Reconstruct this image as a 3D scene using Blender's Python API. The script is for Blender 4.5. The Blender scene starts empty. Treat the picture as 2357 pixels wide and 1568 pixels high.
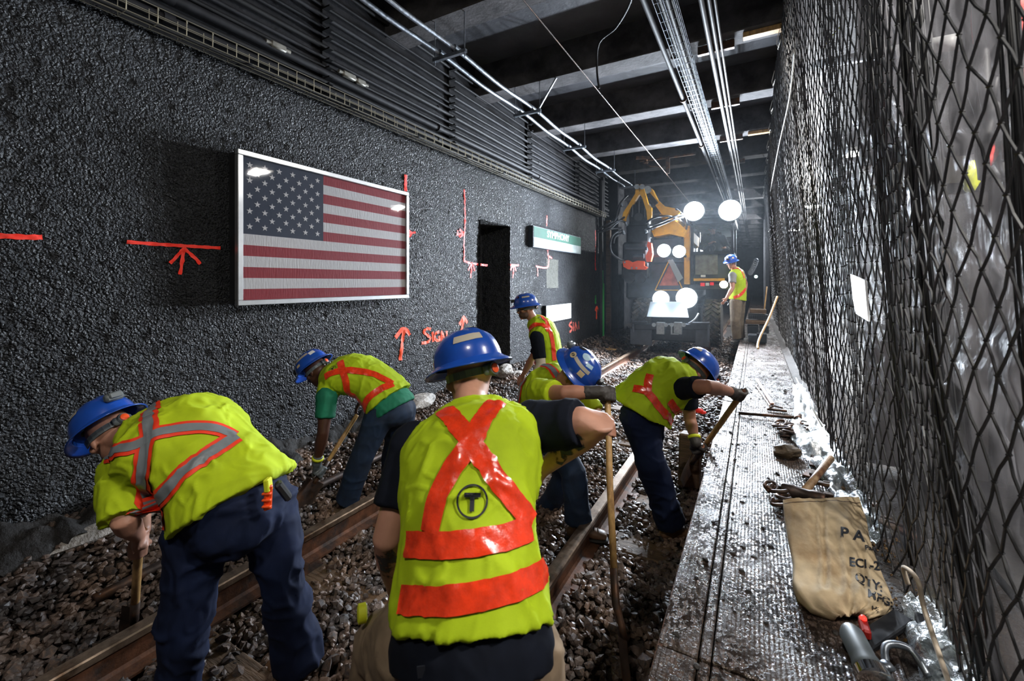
import bpy, bmesh, math, random
import numpy as np
from mathutils import Vector, Matrix
from mathutils.bvhtree import BVHTree
PI = math.pi
random.seed(7); RNG = np.random.default_rng(7)
S = bpy.context.scene
LEX, LPL, LBK = 3.6, .75, .26      # strengths: excavator lamps, platform lights, rear work light
COL = S.collection
# ---------------------------------------------------------------- camera
CAMZ = 1.58; AY = math.radians(29.3); F = 1000.0
cd = bpy.data.cameras.new('camera'); cam = bpy.data.objects.new('camera', cd); COL.objects.link(cam)
cd.sensor_width = 36; cd.lens = 36 * F / 2357; cd.shift_y = -134 / 2357
cd.clip_start = .05; cd.clip_end = 200
cam.location = (0, 0, CAMZ); cam.rotation_euler = (PI / 2, 0, AY)
cd.dof.use_dof = True; cd.dof.focus_distance = 2.6; cd.dof.aperture_fstop = 3.5
S.camera = cam
# ---------------------------------------------------------------- world, exposure
W = bpy.data.worlds.new('world'); S.world = W; W.use_nodes = True
W.node_tree.nodes['Background'].inputs[0].default_value = (.55, .7, 1, 1)
W.node_tree.nodes['Background'].inputs[1].default_value = .05
S.view_settings.view_transform = 'Standard'; S.view_settings.look = 'None'
S.view_settings.gamma = 1; S.view_settings.use_curve_mapping = False
S.view_settings.exposure = 0.0
S.cycles.use_denoising = True
S.cycles.max_bounces = 4; S.cycles.transparent_max_bounces = 12; S.cycles.use_adaptive_sampling = True; S.cycles.adaptive_threshold = .05; S.cycles.volume_bounces = 0
S.cycles.sample_clamp_indirect = 4; S.cycles.caustics_reflective = False; S.cycles.caustics_refractive = False

# pixel (2357x1568 frame) -> places in the tunnel, used to read positions off
RT = (math.cos(AY), math.sin(AY)); FW = (-math.sin(AY), math.cos(AY))
def cv(r, f, u): return Vector((RT[0] * r + FW[0] * f, RT[1] * r + FW[1] * f, u))
def J(px, py, d): return cv((px - 1178.5) / F * d, d, (650 - py) / F * d) + Vector((0, 0, CAMZ))
def ray(px, py): return cv((px - 1178.5) / F, 1, (650 - py) / F)
def atX(px, py, X): r = ray(px, py); return J(px, py, X / r.x)
def atY(px, py, Y): r = ray(px, py); return J(px, py, Y / r.y)
def atZ(px, py, Z): r = ray(px, py); return J(px, py, (Z - CAMZ) / r.z)

# ---------------------------------------------------------------- lamps
def lamp(kind, loc, energy, color=(1, 1, 1), size=.1, aim=None, angle=None, sizey=None, blend=.4):
    l = bpy.data.lights.new('lamp_light', kind); l.energy = energy; l.color = color
    if kind == 'AREA':
        l.size = size
        if sizey: l.shape = 'RECTANGLE'; l.size_y = sizey
    else: l.shadow_soft_size = size
    if angle: l.spot_size = angle; l.spot_blend = blend
    o = bpy.data.objects.new('lamp_light', l); COL.objects.link(o); o.location = loc
    if aim is not None: o.rotation_euler = (Vector(aim) - Vector(loc)).to_track_quat('-Z', 'Y').to_euler()
    return o
COOL = (.78, .88, 1.0)
# the work lamps on the excavator: (pixel x, pixel y, Y, radius, power)
EXL = [(1597, 486, 10.75, .22, 300), (1680, 484, 10.75, .23, 300), (1528, 577, 10.55, .15, 110), (1563, 579, 10.55, .14, 110),
       (1521, 688, 10.2, .18, 190), (1580, 686, 10.2, .22, 240)]
EXP = []
for px, py, Y, r, pw in EXL:
    p = atY(px, py, Y); EXP.append((p, r))
    lamp('SPOT', p + Vector((0, -.09, 0)), pw * LEX, COOL, .10, aim=p + Vector((-.25, -5, -.6)), angle=math.radians(150), blend=.6)
p = atY(1666, 655, 10.5); EXW = p
lamp('SPOT', p + Vector((0, -.06, 0)), 60, (1, .75, .5), .05, aim=p + Vector((0, -4, -.5)), angle=math.radians(140))
# work lights hung over the platform beyond the net (the one mirrored in the flag glass first)
PLT = [((2.0, 5.4, 3.95), 420), ((2.0, 1.2, 3.9), 420), ((1.5, 9.0, 3.7), 200), ((1.3, 14.0, 3.6), 1300), ((1.3, 20.0, 3.6), 1900)]
for i, (q, e) in enumerate(PLT):
    if i > 2: lamp('POINT', Vector(q) - Vector((0, 0, .10)), e * LPL, (.9, .95, 1), .05)
    else: lamp('AREA', Vector(q) - Vector((0, 0, .04)), e * LPL, (1, .96, .9), .34, aim=(q[0] - 1.5, q[1] + .3, 0))
# work light clamped to the tunnel roof behind the photographer
BCK = (-.5, -1.1, 4.0)
lamp('POINT', atY(1655, 515, 11.9), 9, (.9, .95, 1), .05)      # fill light added inside the cab to brighten the operator, no fixture
lamp('AREA', Vector(BCK) - Vector((0, -.06, .06)), 120 * LBK, (1, .93, .82), .4, aim=(-1.6, 2.2, .6))

# ---------------------------------------------------------------- numpy noise
def _h(i, j, k, s):
    n = (i * 73856093) ^ (j * 19349663) ^ (k * 83492791) ^ (s * 2654435)
    n = (n ^ (n >> 13)) * 1274126177
    n &= 0x7fffffff
    return ((n ^ (n >> 16)) & 0xffff) / 65535.0
def vn(P, f, s=0):
    P = np.asarray(P, float) * f; I = np.floor(P).astype(np.int64); T = P - I; T = T * T * (3 - 2 * T)
    out = 0
    for a in (0, 1):
        for b in (0, 1):
            for c in (0, 1):
                w = (T[..., 0] if a else 1 - T[..., 0]) * (T[..., 1] if b else 1 - T[..., 1]) * (T[..., 2] if c else 1 - T[..., 2])
                out = out + w * _h(I[..., 0] + a, I[..., 1] + b, I[..., 2] + c, s)
    return out * 2 - 1
def fbm(P, f, o=3, s=0): return sum(vn(P, f * 2 ** i, s + i) / 2 ** i for i in range(o)) / 1.75

# ---------------------------------------------------------------- materials
MATS = {}
def mat(name, col, rough=.6, metal=0, vary=.0, vscale=8, bump=0, bscale=30, spec=.5, emit=None, estr=0, coat=0, col2=None, cscale=4, cthr=.55,
        rvary=0, alpha=None, sheen=0, stretch=None, trans=0, bdist=.01):
    if name in MATS: return MATS[name]
    m = bpy.data.materials.new(name); MATS[name] = m; m.use_nodes = True
    nt = m.node_tree; N = nt.nodes; L = nt.links; b = N['Principled BSDF']
    b.inputs['Base Color'].default_value = (*col, 1); b.inputs['Roughness'].default_value = rough; b.inputs['Metallic'].default_value = metal
    b.inputs['Specular IOR Level'].default_value = spec; b.inputs['Coat Weight'].default_value = coat; b.inputs['Coat Roughness'].default_value = .08
    if sheen: b.inputs['Sheen Weight'].default_value = sheen
    if trans: b.inputs['Transmission Weight'].default_value = trans
    if emit: b.inputs['Emission Color'].default_value = (*emit, 1); b.inputs['Emission Strength'].default_value = estr
    tc = N.new('ShaderNodeTexCoord'); src = tc.outputs['Object']
    if stretch:
        mp = N.new('ShaderNodeMapping'); mp.inputs['Scale'].default_value = stretch; L.new(src, mp.inputs[0]); src = mp.outputs[0]
    def noise(sc, det=4, ro=.6):
        n = N.new('ShaderNodeTexNoise'); n.inputs['Scale'].default_value = sc; n.inputs['Detail'].default_value = det; n.inputs['Roughness'].default_value = ro
        L.new(src, n.inputs['Vector']); return n.outputs['Fac']
    if vary or col2:
        mx = N.new('ShaderNodeMix'); mx.data_type = 'RGBA'; mx.inputs[6].default_value = (*col, 1)
        if col2:
            mx.inputs[7].default_value = (*col2, 1)
            r = N.new('ShaderNodeMapRange'); r.inputs[1].default_value = cthr - .08; r.inputs[2].default_value = cthr + .08
            L.new(noise(cscale, 6, .65), r.inputs[0]); L.new(r.outputs[0], mx.inputs[0]); cur = mx.outputs[2]
        else: cur = None
        if vary:
            hs = N.new('ShaderNodeHueSaturation')
            r = N.new('ShaderNodeMapRange'); r.inputs[1].default_value = .3; r.inputs[2].default_value = .7
            r.inputs[3].default_value = 1 - vary; r.inputs[4].default_value = 1 + vary
            L.new(noise(vscale), r.inputs[0]); L.new(r.outputs[0], hs.inputs['Value'])
            if cur: L.new(cur, hs.inputs['Color'])
            else: hs.inputs['Color'].default_value = (*col, 1)
            cur = hs.outputs[0]
        L.new(cur, b.inputs['Base Color'])
    if rvary:
        r = N.new('ShaderNodeMapRange'); r.inputs[1].default_value = .35; r.inputs[2].default_value = .65
        r.inputs[3].default_value = max(.03, rough - rvary); r.inputs[4].default_value = min(1, rough + rvary)
        L.new(noise(vscale * 1.7), r.inputs[0]); L.new(r.outputs[0], b.inputs['Roughness'])
    if bump:
        bp = N.new('ShaderNodeBump'); bp.inputs['Strength'].default_value = bump; bp.inputs['Distance'].default_value = bdist
        L.new(noise(bscale, 5), bp.inputs['Height']); L.new(bp.outputs[0], b.inputs['Normal'])
    if alpha is not None:
        if isinstance(alpha, tuple):
            r = N.new('ShaderNodeMapRange'); r.inputs[1].default_value = alpha[1] - .05; r.inputs[2].default_value = alpha[1] + .05
            L.new(noise(alpha[0], 3), r.inputs[0]); L.new(r.outputs[0], b.inputs['Alpha'])
        else: b.inputs['Alpha'].default_value = alpha
    return m

# ---------------------------------------------------------------- object helpers
def tag(o, label=None, cat=None, group=None, kind=None):
    if label: o['label'] = label
    if cat: o['category'] = cat
    if group: o['group'] = group
    if kind: o['kind'] = kind
    return o
def link_mesh(name, me, parent=None):
    o = bpy.data.objects.new(name, me); COL.objects.link(o)
    if parent is not None:
        o.parent = parent; o.matrix_parent_inverse = Matrix.Translation(-Vector(parent.get('_w', (0, 0, 0))))
    return o
def thing(name, loc, label, cat, group=None):
    o = bpy.data.objects.new(name, None); COL.objects.link(o); o.location = loc; o.empty_display_size = .1
    o['_w'] = tuple(loc)
    return tag(o, label, cat, group)
def pyd(name, verts, faces, m, parent=None, smooth=False, fmat=None):
    me = bpy.data.meshes.new(name); me.from_pydata([tuple(v) for v in verts], [], faces)
    ms = m if isinstance(m, (list, tuple)) else [m]
    for x in ms: me.materials.append(x)
    if fmat is not None: me.polygons.foreach_set('material_index', fmat)
    if smooth: me.polygons.foreach_set('use_smooth', [True] * len(me.polygons))
    me.update()
    return link_mesh(name, me, parent)
class MB:
    "collects shapes for ONE mesh object"
    def __init__(s): s.v = []; s.f = []; s.m = []; s.mi = 0
    def add(s, vs, fs):
        n = len(s.v); s.v += [Vector(v) for v in vs]; s.f += [[i + n for i in f] for f in fs]; s.m += [s.mi] * len(fs); return s
    def box(s, lo, hi, M=None, bev=0):
        lo, hi = Vector(lo), Vector(hi)
        x0, y0, z0 = min(lo.x, hi.x), min(lo.y, hi.y), min(lo.z, hi.z); x1, y1, z1 = max(lo.x, hi.x), max(lo.y, hi.y), max(lo.z, hi.z)
        if bev:
            b = min(bev, (x1 - x0) / 2.1, (y1 - y0) / 2.1, (z1 - z0) / 2.1)
            vs = []
            for sx in (0, 1):
                for sy in (0, 1):
                    for sz in (0, 1):
                        X, Y, Z = (x1 if sx else x0), (y1 if sy else y0), (z1 if sz else z0)
                        ix, iy, iz = (-b if sx else b), (-b if sy else b), (-b if sz else b)
                        vs += [(X, Y + iy, Z + iz), (X + ix, Y, Z + iz), (X + ix, Y + iy, Z)]
            bm = bmesh.new(); bv = [bm.verts.new(v) for v in vs]; r = bmesh.ops.convex_hull(bm, input=bv)
            bm.normal_update(); bm.verts.index_update()
            vs = [v.co.copy() for v in bm.verts]; fs = [[v.index for v in f.verts] for f in bm.faces]; bm.free()
        else:
            vs = [(x0, y0, z0), (x1, y0, z0), (x1, y1, z0), (x0, y1, z0), (x0, y0, z1), (x1, y0, z1), (x1, y1, z1), (x0, y1, z1)]
            fs = [[0, 3, 2, 1], [4, 5, 6, 7], [0, 1, 5, 4], [1, 2, 6, 5], [2, 3, 7, 6], [3, 0, 4, 7]]
        if M is not None: vs = [M @ Vector(v) for v in vs]
        return s.add(vs, fs)
    def obox(s, c, ax, size, bev=0, up=(0, 0, 1)):
        "oriented box: centre, long axis direction, (len, wid, hei)"
        x = Vector(ax).normalized(); z = Vector(up); y = z.cross(x)
        if y.length < 1e-4: y = Vector((0, 1, 0)).cross(x)
        y.normalize(); z = x.cross(y)
        M = Matrix((x, y, z)).transposed().to_4x4(); M.translation = Vector(c)
        h = Vector(size) / 2
        return s.box(-h, h, M, bev)
    def bar(s, a, b, w, h, bev=0, up=(0, 0, 1)):
        a, b = Vector(a), Vector(b); return s.obox((a + b) / 2, b - a, ((b - a).length, w, h), bev, up)
    def tube(s, pts, r, n=8, cap=True, side=None):
        pts = [Vector(p) for p in pts]; m = len(pts)
        rr = r if isinstance(r, (list, tuple)) else [r] * m
        vs = []; fs = []; u = None
        for i, p in enumerate(pts):
            t = (pts[min(i + 1, m - 1)] - pts[max(i - 1, 0)]).normalized()
            if u is None: u = t.orthogonal().normalized() if side is None else Vector(side)
            u = (u - t * u.dot(t)).normalized(); w = t.cross(u)
            q = rr[i]; ra, rb = (q if isinstance(q, (tuple, list)) else (q, q))
            for k in range(n):
                a = 2 * PI * k / n; vs.append(p + u * (ra * math.cos(a)) + w * (rb * math.sin(a)))
        for i in range(m - 1):
            for k in range(n):
                k2 = (k + 1) % n; fs.append([i * n + k, i * n + k2, (i + 1) * n + k2, (i + 1) * n + k])
        if cap: fs.append(list(range(n - 1, -1, -1))); fs.append([(m - 1) * n + k for k in range(n)])
        return s.add(vs, fs)
    def cyl(s, a, b, r, n=16): return s.tube([a, b], r, n)
    def lathe(s, c, ax, prof, n=20, cap=True):
        "profile [(radius, height)...] round axis ax from c"
        ax = Vector(ax).normalized(); u = ax.orthogonal().normalized(); w = ax.cross(u); c = Vector(c)
        vs = []; fs = []; m = len(prof)
        for r, h in prof:
            for k in range(n):
                a = 2 * PI * k / n; vs.append(c + ax * h + u * (r * math.cos(a)) + w * (r * math.sin(a)))
        for i in range(m - 1):
            for k in range(n):
                k2 = (k + 1) % n; fs.append([i * n + k, i * n + k2, (i + 1) * n + k2, (i + 1) * n + k])
        if cap: fs.append(list(range(n - 1, -1, -1))); fs.append([(m - 1) * n + k for k in range(n)])
        return s.add(vs, fs)
    def prism(s, pts, ext):
        "polygon (3d points) pushed out along ext"
        pts = [Vector(p) for p in pts]; e = Vector(ext); n = len(pts)
        vs = pts + [p + e for p in pts]
        fs = [list(range(n - 1, -1, -1)), [n + k for k in range(n)]] + [[k, (k + 1) % n, n + (k + 1) % n, n + k] for k in range(n)]
        return s.add(vs, fs)
    def loft(s, pts, wd, side, n=18, cap=2):
        "closed limb: points, [(half width along side, half depth)], side vector; rounded ends"
        pts = [Vector(p) for p in pts]; side = Vector(side)
        wd = [(w if isinstance(w, (tuple, list)) else (w, w)) for w in wd]
        P = []; R = []
        if cap in (1, 2):
            t = (pts[0] - pts[1]).normalized(); e = min(wd[0]) * .8
            for k in (.98, .8, .45): P.append(pts[0] + t * e * k); R.append(tuple(x * math.sqrt(1 - k * k) for x in wd[0]))
        P += pts; R += wd
        if cap >= 2:
            t = (pts[-1] - pts[-2]).normalized(); e = min(wd[-1]) * .8
            for k in (.45, .8, .98): P.append(pts[-1] + t * e * k); R.append(tuple(x * math.sqrt(1 - k * k) for x in wd[-1]))
        return s.tube(P, R, n, True, side)
    def ell(s, c, r, ax=None, n=14):
        "ellipsoid: centre, radii (3), axes (3 vectors)"
        c = Vector(c); ax = ax or (Vector((1, 0, 0)), Vector((0, 1, 0)), Vector((0, 0, 1)))
        vs = []; fs = []; m = n // 2 + 1
        for i in range(m + 1):
            th = PI * (i + .02) / (m + .04)
            for k in range(n):
                a = 2 * PI * k / n
                vs.append(c + ax[0] * (r[0] * math.sin(th) * math.cos(a)) + ax[1] * (r[1] * math.sin(th) * math.sin(a)) + ax[2] * (r[2] * math.cos(th)))
        for i in range(m):
            for k in range(n):
                k2 = (k + 1) % n; fs.append([i * n + k, (i + 1) * n + k, (i + 1) * n + k2, i * n + k2])
        fs.append(list(range(n))); fs.append([m * n + k for k in range(n - 1, -1, -1)])
        return s.add(vs, fs)
    def build(s, name, m, parent=None, smooth=False, label=None, kind=None):
        o = pyd(name, s.v, s.f, m, parent, smooth, s.m)
        if smooth == 'auto':
            o.data.polygons.foreach_set('use_smooth', [True] * len(o.data.polygons))
            try: o.data.set_sharp_from_angle(angle=.7)
            except Exception: pass
        if label: o['label'] = label
        if kind: o['kind'] = kind
        return o
def blob(mb, name, m, parent, voxel=.008, smooth=4, wr=0, wf=14, wst=(1, 1, 1), seed=0, label=None):
    "union of the closed shapes in mb as one continuous skin, with cloth wrinkles of height wr"
    me = bpy.data.meshes.new(name); me.from_pydata([tuple(v) for v in mb.v], [], mb.f); me.update()
    o = bpy.data.objects.new(name, me); COL.objects.link(o)
    md = o.modifiers.new('r', 'REMESH'); md.mode = 'VOXEL'; md.voxel_size = voxel
    if smooth:
        sm = o.modifiers.new('s', 'SMOOTH'); sm.factor = .5; sm.iterations = smooth
    dg = bpy.context.evaluated_depsgraph_get()
    me2 = bpy.data.meshes.new_from_object(o.evaluated_get(dg)); bpy.data.objects.remove(o); bpy.data.meshes.remove(me)
    me2.name = name
    if wr:
        n = len(me2.vertices); co = np.empty(n * 3); no = np.empty(n * 3)
        me2.vertices.foreach_get('co', co); me2.vertices.foreach_get('normal', no); co = co.reshape(-1, 3); no = no.reshape(-1, 3)
        q = co * np.array(wst); q = q + .05 * np.stack([vn(co, 9, seed + 5), vn(co, 9, seed + 6), vn(co, 9, seed + 7)], -1)
        d = np.clip(1 - np.abs(vn(q, wf, seed)) * 3.0, 0, 1) ** 1.4 * .6 + np.clip(1 - np.abs(vn(q, wf * 2.1, seed + 1)) * 3.4, 0, 1) * .28 + vn(co, wf * .5, seed + 2) * .6 - .4
        co += no * (d * wr)[:, None]; me2.vertices.foreach_set('co', co.ravel())
    me2.materials.clear(); me2.materials.append(m)
    me2.polygons.foreach_set('use_smooth', [True] * len(me2.polygons)); me2.update()
    ob = link_mesh(name, me2, parent)
    if label: ob['label'] = label
    return ob
def bvh(o):
    return BVHTree.FromPolygons([v.co.copy() for v in o.data.vertices], [tuple(p.vertices) for p in o.data.polygons])
def smoothpath(pts, k=6):
    "Catmull-Rom"
    P = [Vector(p) for p in pts]; out = []
    for i in range(len(P) - 1):
        a = P[max(i - 1, 0)]; b = P[i]; c = P[i + 1]; d = P[min(i + 2, len(P) - 1)]
        for j in range(k):
            t = j / k; out.append(.5 * ((2 * b) + (c - a) * t + (2 * a - 5 * b + 4 * c - d) * t * t + (3 * b - a - 3 * c + d) * t ** 3))
    out.append(P[-1]); return out
def ribbon(B, pts, w, off=.004, nx=8, step=.009):
    "strip of width w laid on surface B along 3d points; list of (verts, faces)"
    P = smoothpath(pts, 5); Q = [P[0]]
    for p in P[1:]:
        dd = (p - Q[-1]).length; k = max(1, int(dd / step)); q0 = Q[-1]
        for i in range(1, k + 1): Q.append(q0.lerp(p, i / k))
    vs = []; n = len(Q)
    LN = [B.find_nearest(p) for p in Q]
    for i, p in enumerate(Q):
        loc = LN[i][0]; no = Vector((0, 0, 0))
        for k in range(max(0, i - 5), min(n, i + 6)): no += LN[k][1]
        no.normalize(); t = (Q[min(i + 1, n - 1)] - Q[max(i - 1, 0)]); t = (t - no * t.dot(no)).normalized(); x = no.cross(t)
        for k in range(nx + 1):
            q = loc + x * (w * (k / nx - .5))
            h = B.ray_cast(q + no * .05, -no, .12)
            if h[0] is not None: vs.append(h[0] + h[1] * off * .6 + no * off * .4)
            else:
                l2, n2, _, _ = B.find_nearest(q); vs.append(l2 + n2 * off)
    fs = []
    for i in range(n - 1):
        for k in range(nx): a = i * (nx + 1) + k; fs.append([a, a + 1, a + nx + 2, a + nx + 1])
    return vs, fs
def pxpts(B, pix, dd=30):
    out = []
    for px, py in pix:
        h = B.ray_cast(Vector((0, 0, CAMZ)), ray(px, py).normalized(), dd)
        if h[0] is None:
            hc = None
            for q in range(1, 9):
                for ox, oy in ((q, 0), (-q, 0), (0, q), (0, -q)):
                    hc = B.ray_cast(Vector((0, 0, CAMZ)), ray(px + ox * 6, py + oy * 6).normalized(), dd)
                    if hc[0] is not None: break
                if hc[0] is not None: break
            if hc[0] is None: continue
            l = Vector((0, 0, CAMZ)) + ray(px, py).normalized() * (hc[0] - Vector((0, 0, CAMZ))).length
            h = B.find_nearest(l)
        out.append(h[0])
    return out
def textmesh(txt, size, bold=0):
    c = bpy.data.curves.new('t', 'FONT'); c.body = txt; c.size = size; c.align_x = 'CENTER'; c.align_y = 'CENTER'; c.offset = bold * size; c.resolution_u = 3
    o = bpy.data.objects.new('t', c); COL.objects.link(o); dg = bpy.context.evaluated_depsgraph_get()
    me = bpy.data.meshes.new_from_object(o.evaluated_get(dg)); vs = [v.co.copy() for v in me.vertices]; fs = [list(p.vertices) for p in me.polygons]
    bpy.data.objects.remove(o); bpy.data.meshes.remove(me); return vs, fs
def decal2d(B, o, X, Y, vs, fs, off=.003):
    "flat mesh (vs in xy) pressed on surface B at o with axes X, Y"
    n = X.cross(Y).normalized(); out = []
    for v in vs:
        p = o + X * v[0] + Y * v[1]; h = B.ray_cast(p + n * .12, -n, .4)
        out.append((h[0] if h[0] is not None else p) + n * off)
    return out, fs
def sub2d(vs, fs, maxe=.012):
    bm = bmesh.new(); bv = [bm.verts.new((v[0], v[1], 0)) for v in vs]
    for f in fs:
        try: bm.faces.new([bv[i] for i in f])
        except Exception: pass
    bmesh.ops.triangulate(bm, faces=bm.faces[:])
    for _ in range(4):
        es = [e for e in bm.edges if e.calc_length() > maxe]
        if not es: break
        bmesh.ops.subdivide_edges(bm, edges=es, cuts=1); bmesh.ops.triangulate(bm, faces=bm.faces[:])
    bm.verts.index_update(); r = [v.co.copy() for v in bm.verts], [[v.index for v in f.verts] for f in bm.faces]; bm.free(); return r
def stroke2d(pts, w):
    vs = []; fs = []; n = len(pts)
    for i, p in enumerate(pts):
        a = Vector(pts[max(i - 1, 0)]); b = Vector(pts[min(i + 1, n - 1)]); t = (b - a).normalized(); x = Vector((-t.y, t.x)) * w / 2
        vs += [(p[0] + x.x, p[1] + x.y), (p[0] - x.x, p[1] - x.y)]
    fs = [[2 * i, 2 * i + 1, 2 * i + 3, 2 * i + 2] for i in range(n - 1)]
    return vs, fs
# ================================================================ materials used
def gunite():
    m = bpy.data.materials.new('gunite'); m.use_nodes = True; nt = m.node_tree; N = nt.nodes; L = nt.links; b = N['Principled BSDF']
    tc = N.new('ShaderNodeTexCoord'); v = N.new('ShaderNodeTexVoronoi'); v.feature = 'SMOOTH_F1'; v.inputs['Scale'].default_value = 62; v.inputs['Smoothness'].default_value = .4
    n0 = N.new('ShaderNodeTexNoise'); n0.inputs['Scale'].default_value = 30; n0.inputs['Detail'].default_value = 3
    dm = N.new('ShaderNodeMix'); dm.data_type = 'VECTOR'; dm.inputs[0].default_value = .035; L.new(tc.outputs['Object'], dm.inputs[4]); L.new(n0.outputs['Color'], dm.inputs[5]); L.new(dm.outputs[1], v.inputs['Vector'])
    L.new(tc.outputs['Object'], n0.inputs[0])
    n1 = N.new('ShaderNodeTexNoise'); n1.inputs['Scale'].default_value = 95; n1.inputs['Detail'].default_value = 3; L.new(tc.outputs['Object'], n1.inputs[0])
    a = N.new('ShaderNodeMath'); a.operation = 'MULTIPLY_ADD'; a.inputs[1].default_value = -1.6; L.new(v.outputs['Distance'], a.inputs[0]); L.new(n1.outputs['Fac'], a.inputs[2])
    bp = N.new('ShaderNodeBump'); bp.inputs['Strength'].default_value = 1; bp.inputs['Distance'].default_value = .022; L.new(a.outputs[0], bp.inputs['Height']); L.new(bp.outputs[0], b.inputs['Normal'])
    n2 = N.new('ShaderNodeTexNoise'); n2.inputs['Scale'].default_value = 1.2; n2.inputs['Detail'].default_value = 5; L.new(tc.outputs['Object'], n2.inputs[0])
    r = N.new('ShaderNodeMapRange'); r.inputs[1].default_value = .35; r.inputs[2].default_value = .65; L.new(n2.outputs['Fac'], r.inputs[0])
    mx = N.new('ShaderNodeMix'); mx.data_type = 'RGBA'; mx.inputs[6].default_value = (.017, .0175, .019, 1); mx.inputs[7].default_value = (.040, .042, .046, 1); L.new(r.outputs[0], mx.inputs[0])
    hs = N.new('ShaderNodeHueSaturation'); r2 = N.new('ShaderNodeMapRange'); r2.inputs[1].default_value = .35; r2.inputs[2].default_value = .65; r2.inputs[3].default_value = .45; r2.inputs[4].default_value = 1.9
    L.new(n1.outputs['Fac'], r2.inputs[0]); L.new(r2.outputs[0], hs.inputs['Value']); L.new(mx.outputs[2], hs.inputs['Color']); L.new(hs.outputs[0], b.inputs['Base Color'])
    b.inputs['Roughness'].default_value = .36; b.inputs['Specular IOR Level'].default_value = .28; return m
M_wall = gunite()
M_soot = mat('sooty_concrete', (.024, .024, .027), .75, spec=.2, vary=.4, vscale=3, bump=.5, bscale=26, bdist=.012, rvary=.15)
M_ceil = mat('painted_slab', (.085, .088, .10), .5, vary=.4, vscale=1.6, bump=.5, bscale=9, bdist=.02)
M_beam = mat('beam_concrete', (.085, .08, .082), .8, vary=.35, vscale=4, bump=.6, bscale=24, bdist=.01, spec=.2, col2=(.045, .043, .045), cscale=2.2)
M_black = mat('black_rubber', (.010, .010, .011), .6, vary=.3, spec=.3)
M_conduit = mat('sooty_conduit', (.018, .018, .021), .6, 0, spec=.25, vary=.4, vscale=10)
M_galv = mat('galvanised_steel', (.30, .33, .37), .38, .9, vary=.25, vscale=20, rvary=.1)
M_zinc = mat('zinc_wire', (.5, .46, .36), .4, .8)
M_rust = mat('rusty_steel', (.12, .05, .025), .6, .3, vary=.5, vscale=18, bump=.5, bscale=60, bdist=.004, col2=(.05, .035, .03), cscale=7)
M_railtop = mat('worn_rail_head', (.30, .22, .16), .34, .75, vary=.4, vscale=20, bump=.3, bscale=70, bdist=.003, col2=(.12, .065, .035), cscale=6, cthr=.56)
M_stone = mat('crushed_stone', (.165, .108, .078), .5, vary=.75, vscale=9, bump=.6, bscale=60, bdist=.006, col2=(.07, .06, .058), cscale=2.2, cthr=.5, rvary=.25)
M_dirt = mat('ballast_dirt', (.045, .034, .028), .6, vary=.5, vscale=12, bump=1, bscale=40, bdist=.03)
M_tie = mat('old_timber', (.11, .065, .035), .75, vary=.5, vscale=7, bump=.7, bscale=12, bdist=.01, stretch=(1, 6, 6))
M_wood = mat('ash_handle', (.55, .33, .13), .42, vary=.25, vscale=8, stretch=(6, 6, 1), col2=(.36, .2, .08), cscale=5, cthr=.58)
M_iron = mat('dirty_iron', (.07, .05, .042), .5, .6, vary=.5, vscale=14, col2=(.13, .06, .03), cscale=9)
M_blue = mat('blue_helmet', (.012, .075, .42), .26, vary=.12, vscale=12, coat=.5)
M_hiviz = mat('hi_vis_fabric', (.42, .57, .002), .8, vary=.10, vscale=14, bump=.25, bscale=400, bdist=.001)
M_tee = mat('hi_vis_shirt', (.42, .55, .002), .85, vary=.12, vscale=9, bump=.2, bscale=300, bdist=.001)
M_band = mat('orange_reflective', (.85, .05, .012), .24, vary=.22, vscale=30, bump=.35, bscale=55, bdist=.004, rvary=.1, coat=.6)
M_trimo = mat('orange_trim', (.90, .045, .01), .6, vary=.1)
M_silver = mat('silver_reflective', (.19, .21, .225), .42, vary=.1, vscale=20)
M_navy = mat('navy_cotton', (.005, .007, .014), .9, vary=.3, vscale=10, spec=.2)
M_green = mat('green_cotton', (.004, .16, .085), .8, vary=.2)
M_pants = mat('navy_work_trousers', (.006, .012, .040), .85, vary=.3, vscale=6, spec=.25, bump=.2, bscale=300, bdist=.001)
M_jeans = mat('blue_jeans', (.008, .022, .055), .8, vary=.45, vscale=7, bump=.25, bscale=260, bdist=.001)
M_khaki = mat('khaki_canvas', (.23, .165, .105), .85, vary=.25, vscale=8, col2=(.13, .09, .055), cscale=5, cthr=.6)
M_olive = mat('dusty_work_trousers', (.16, .125, .085), .85, vary=.25, vscale=8)
M_grey = mat('grey_cotton', (.26, .26, .25), .85, vary=.15)
M_cream = mat('cream_undershirt', (.55, .46, .36), .85)
M_skin = mat('skin', (.50, .25, .17), .5, vary=.1, vscale=18, bump=.15, bscale=120, bdist=.002)
M_skinr = mat('ruddy_skin', (.42, .19, .12), .5, vary=.12, vscale=18)
M_skind = mat('dark_skin', (.075, .03, .018), .42, vary=.15, vscale=18)
M_tattoo = mat('tattoo_ink', (.03, .032, .04), .5, alpha=(26, .5))
M_hair = mat('dark_hair', (.03, .02, .015), .8, bump=.6, bscale=180, bdist=.004)
M_beard = mat('stubble', (.10, .055, .04), .8, bump=.5, bscale=200, bdist=.003, alpha=(160, .42))
M_glove = mat('dark_leather_glove', (.045, .038, .034), .6, vary=.4, vscale=20, bump=.5, bscale=60, bdist=.004)
M_boot = mat('brown_leather', (.16, .085, .045), .55, vary=.4, vscale=12, bump=.4, bscale=40, bdist=.004)
M_sole = mat('boot_sole', (.02, .018, .016), .7)
M_plblk = mat('black_plastic', (.02, .022, .024), .35, vary=.2)
M_plgry = mat('grey_plastic', (.10, .115, .12), .4)
M_oknob = mat('orange_plastic', (.95, .10, .015), .4)
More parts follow.
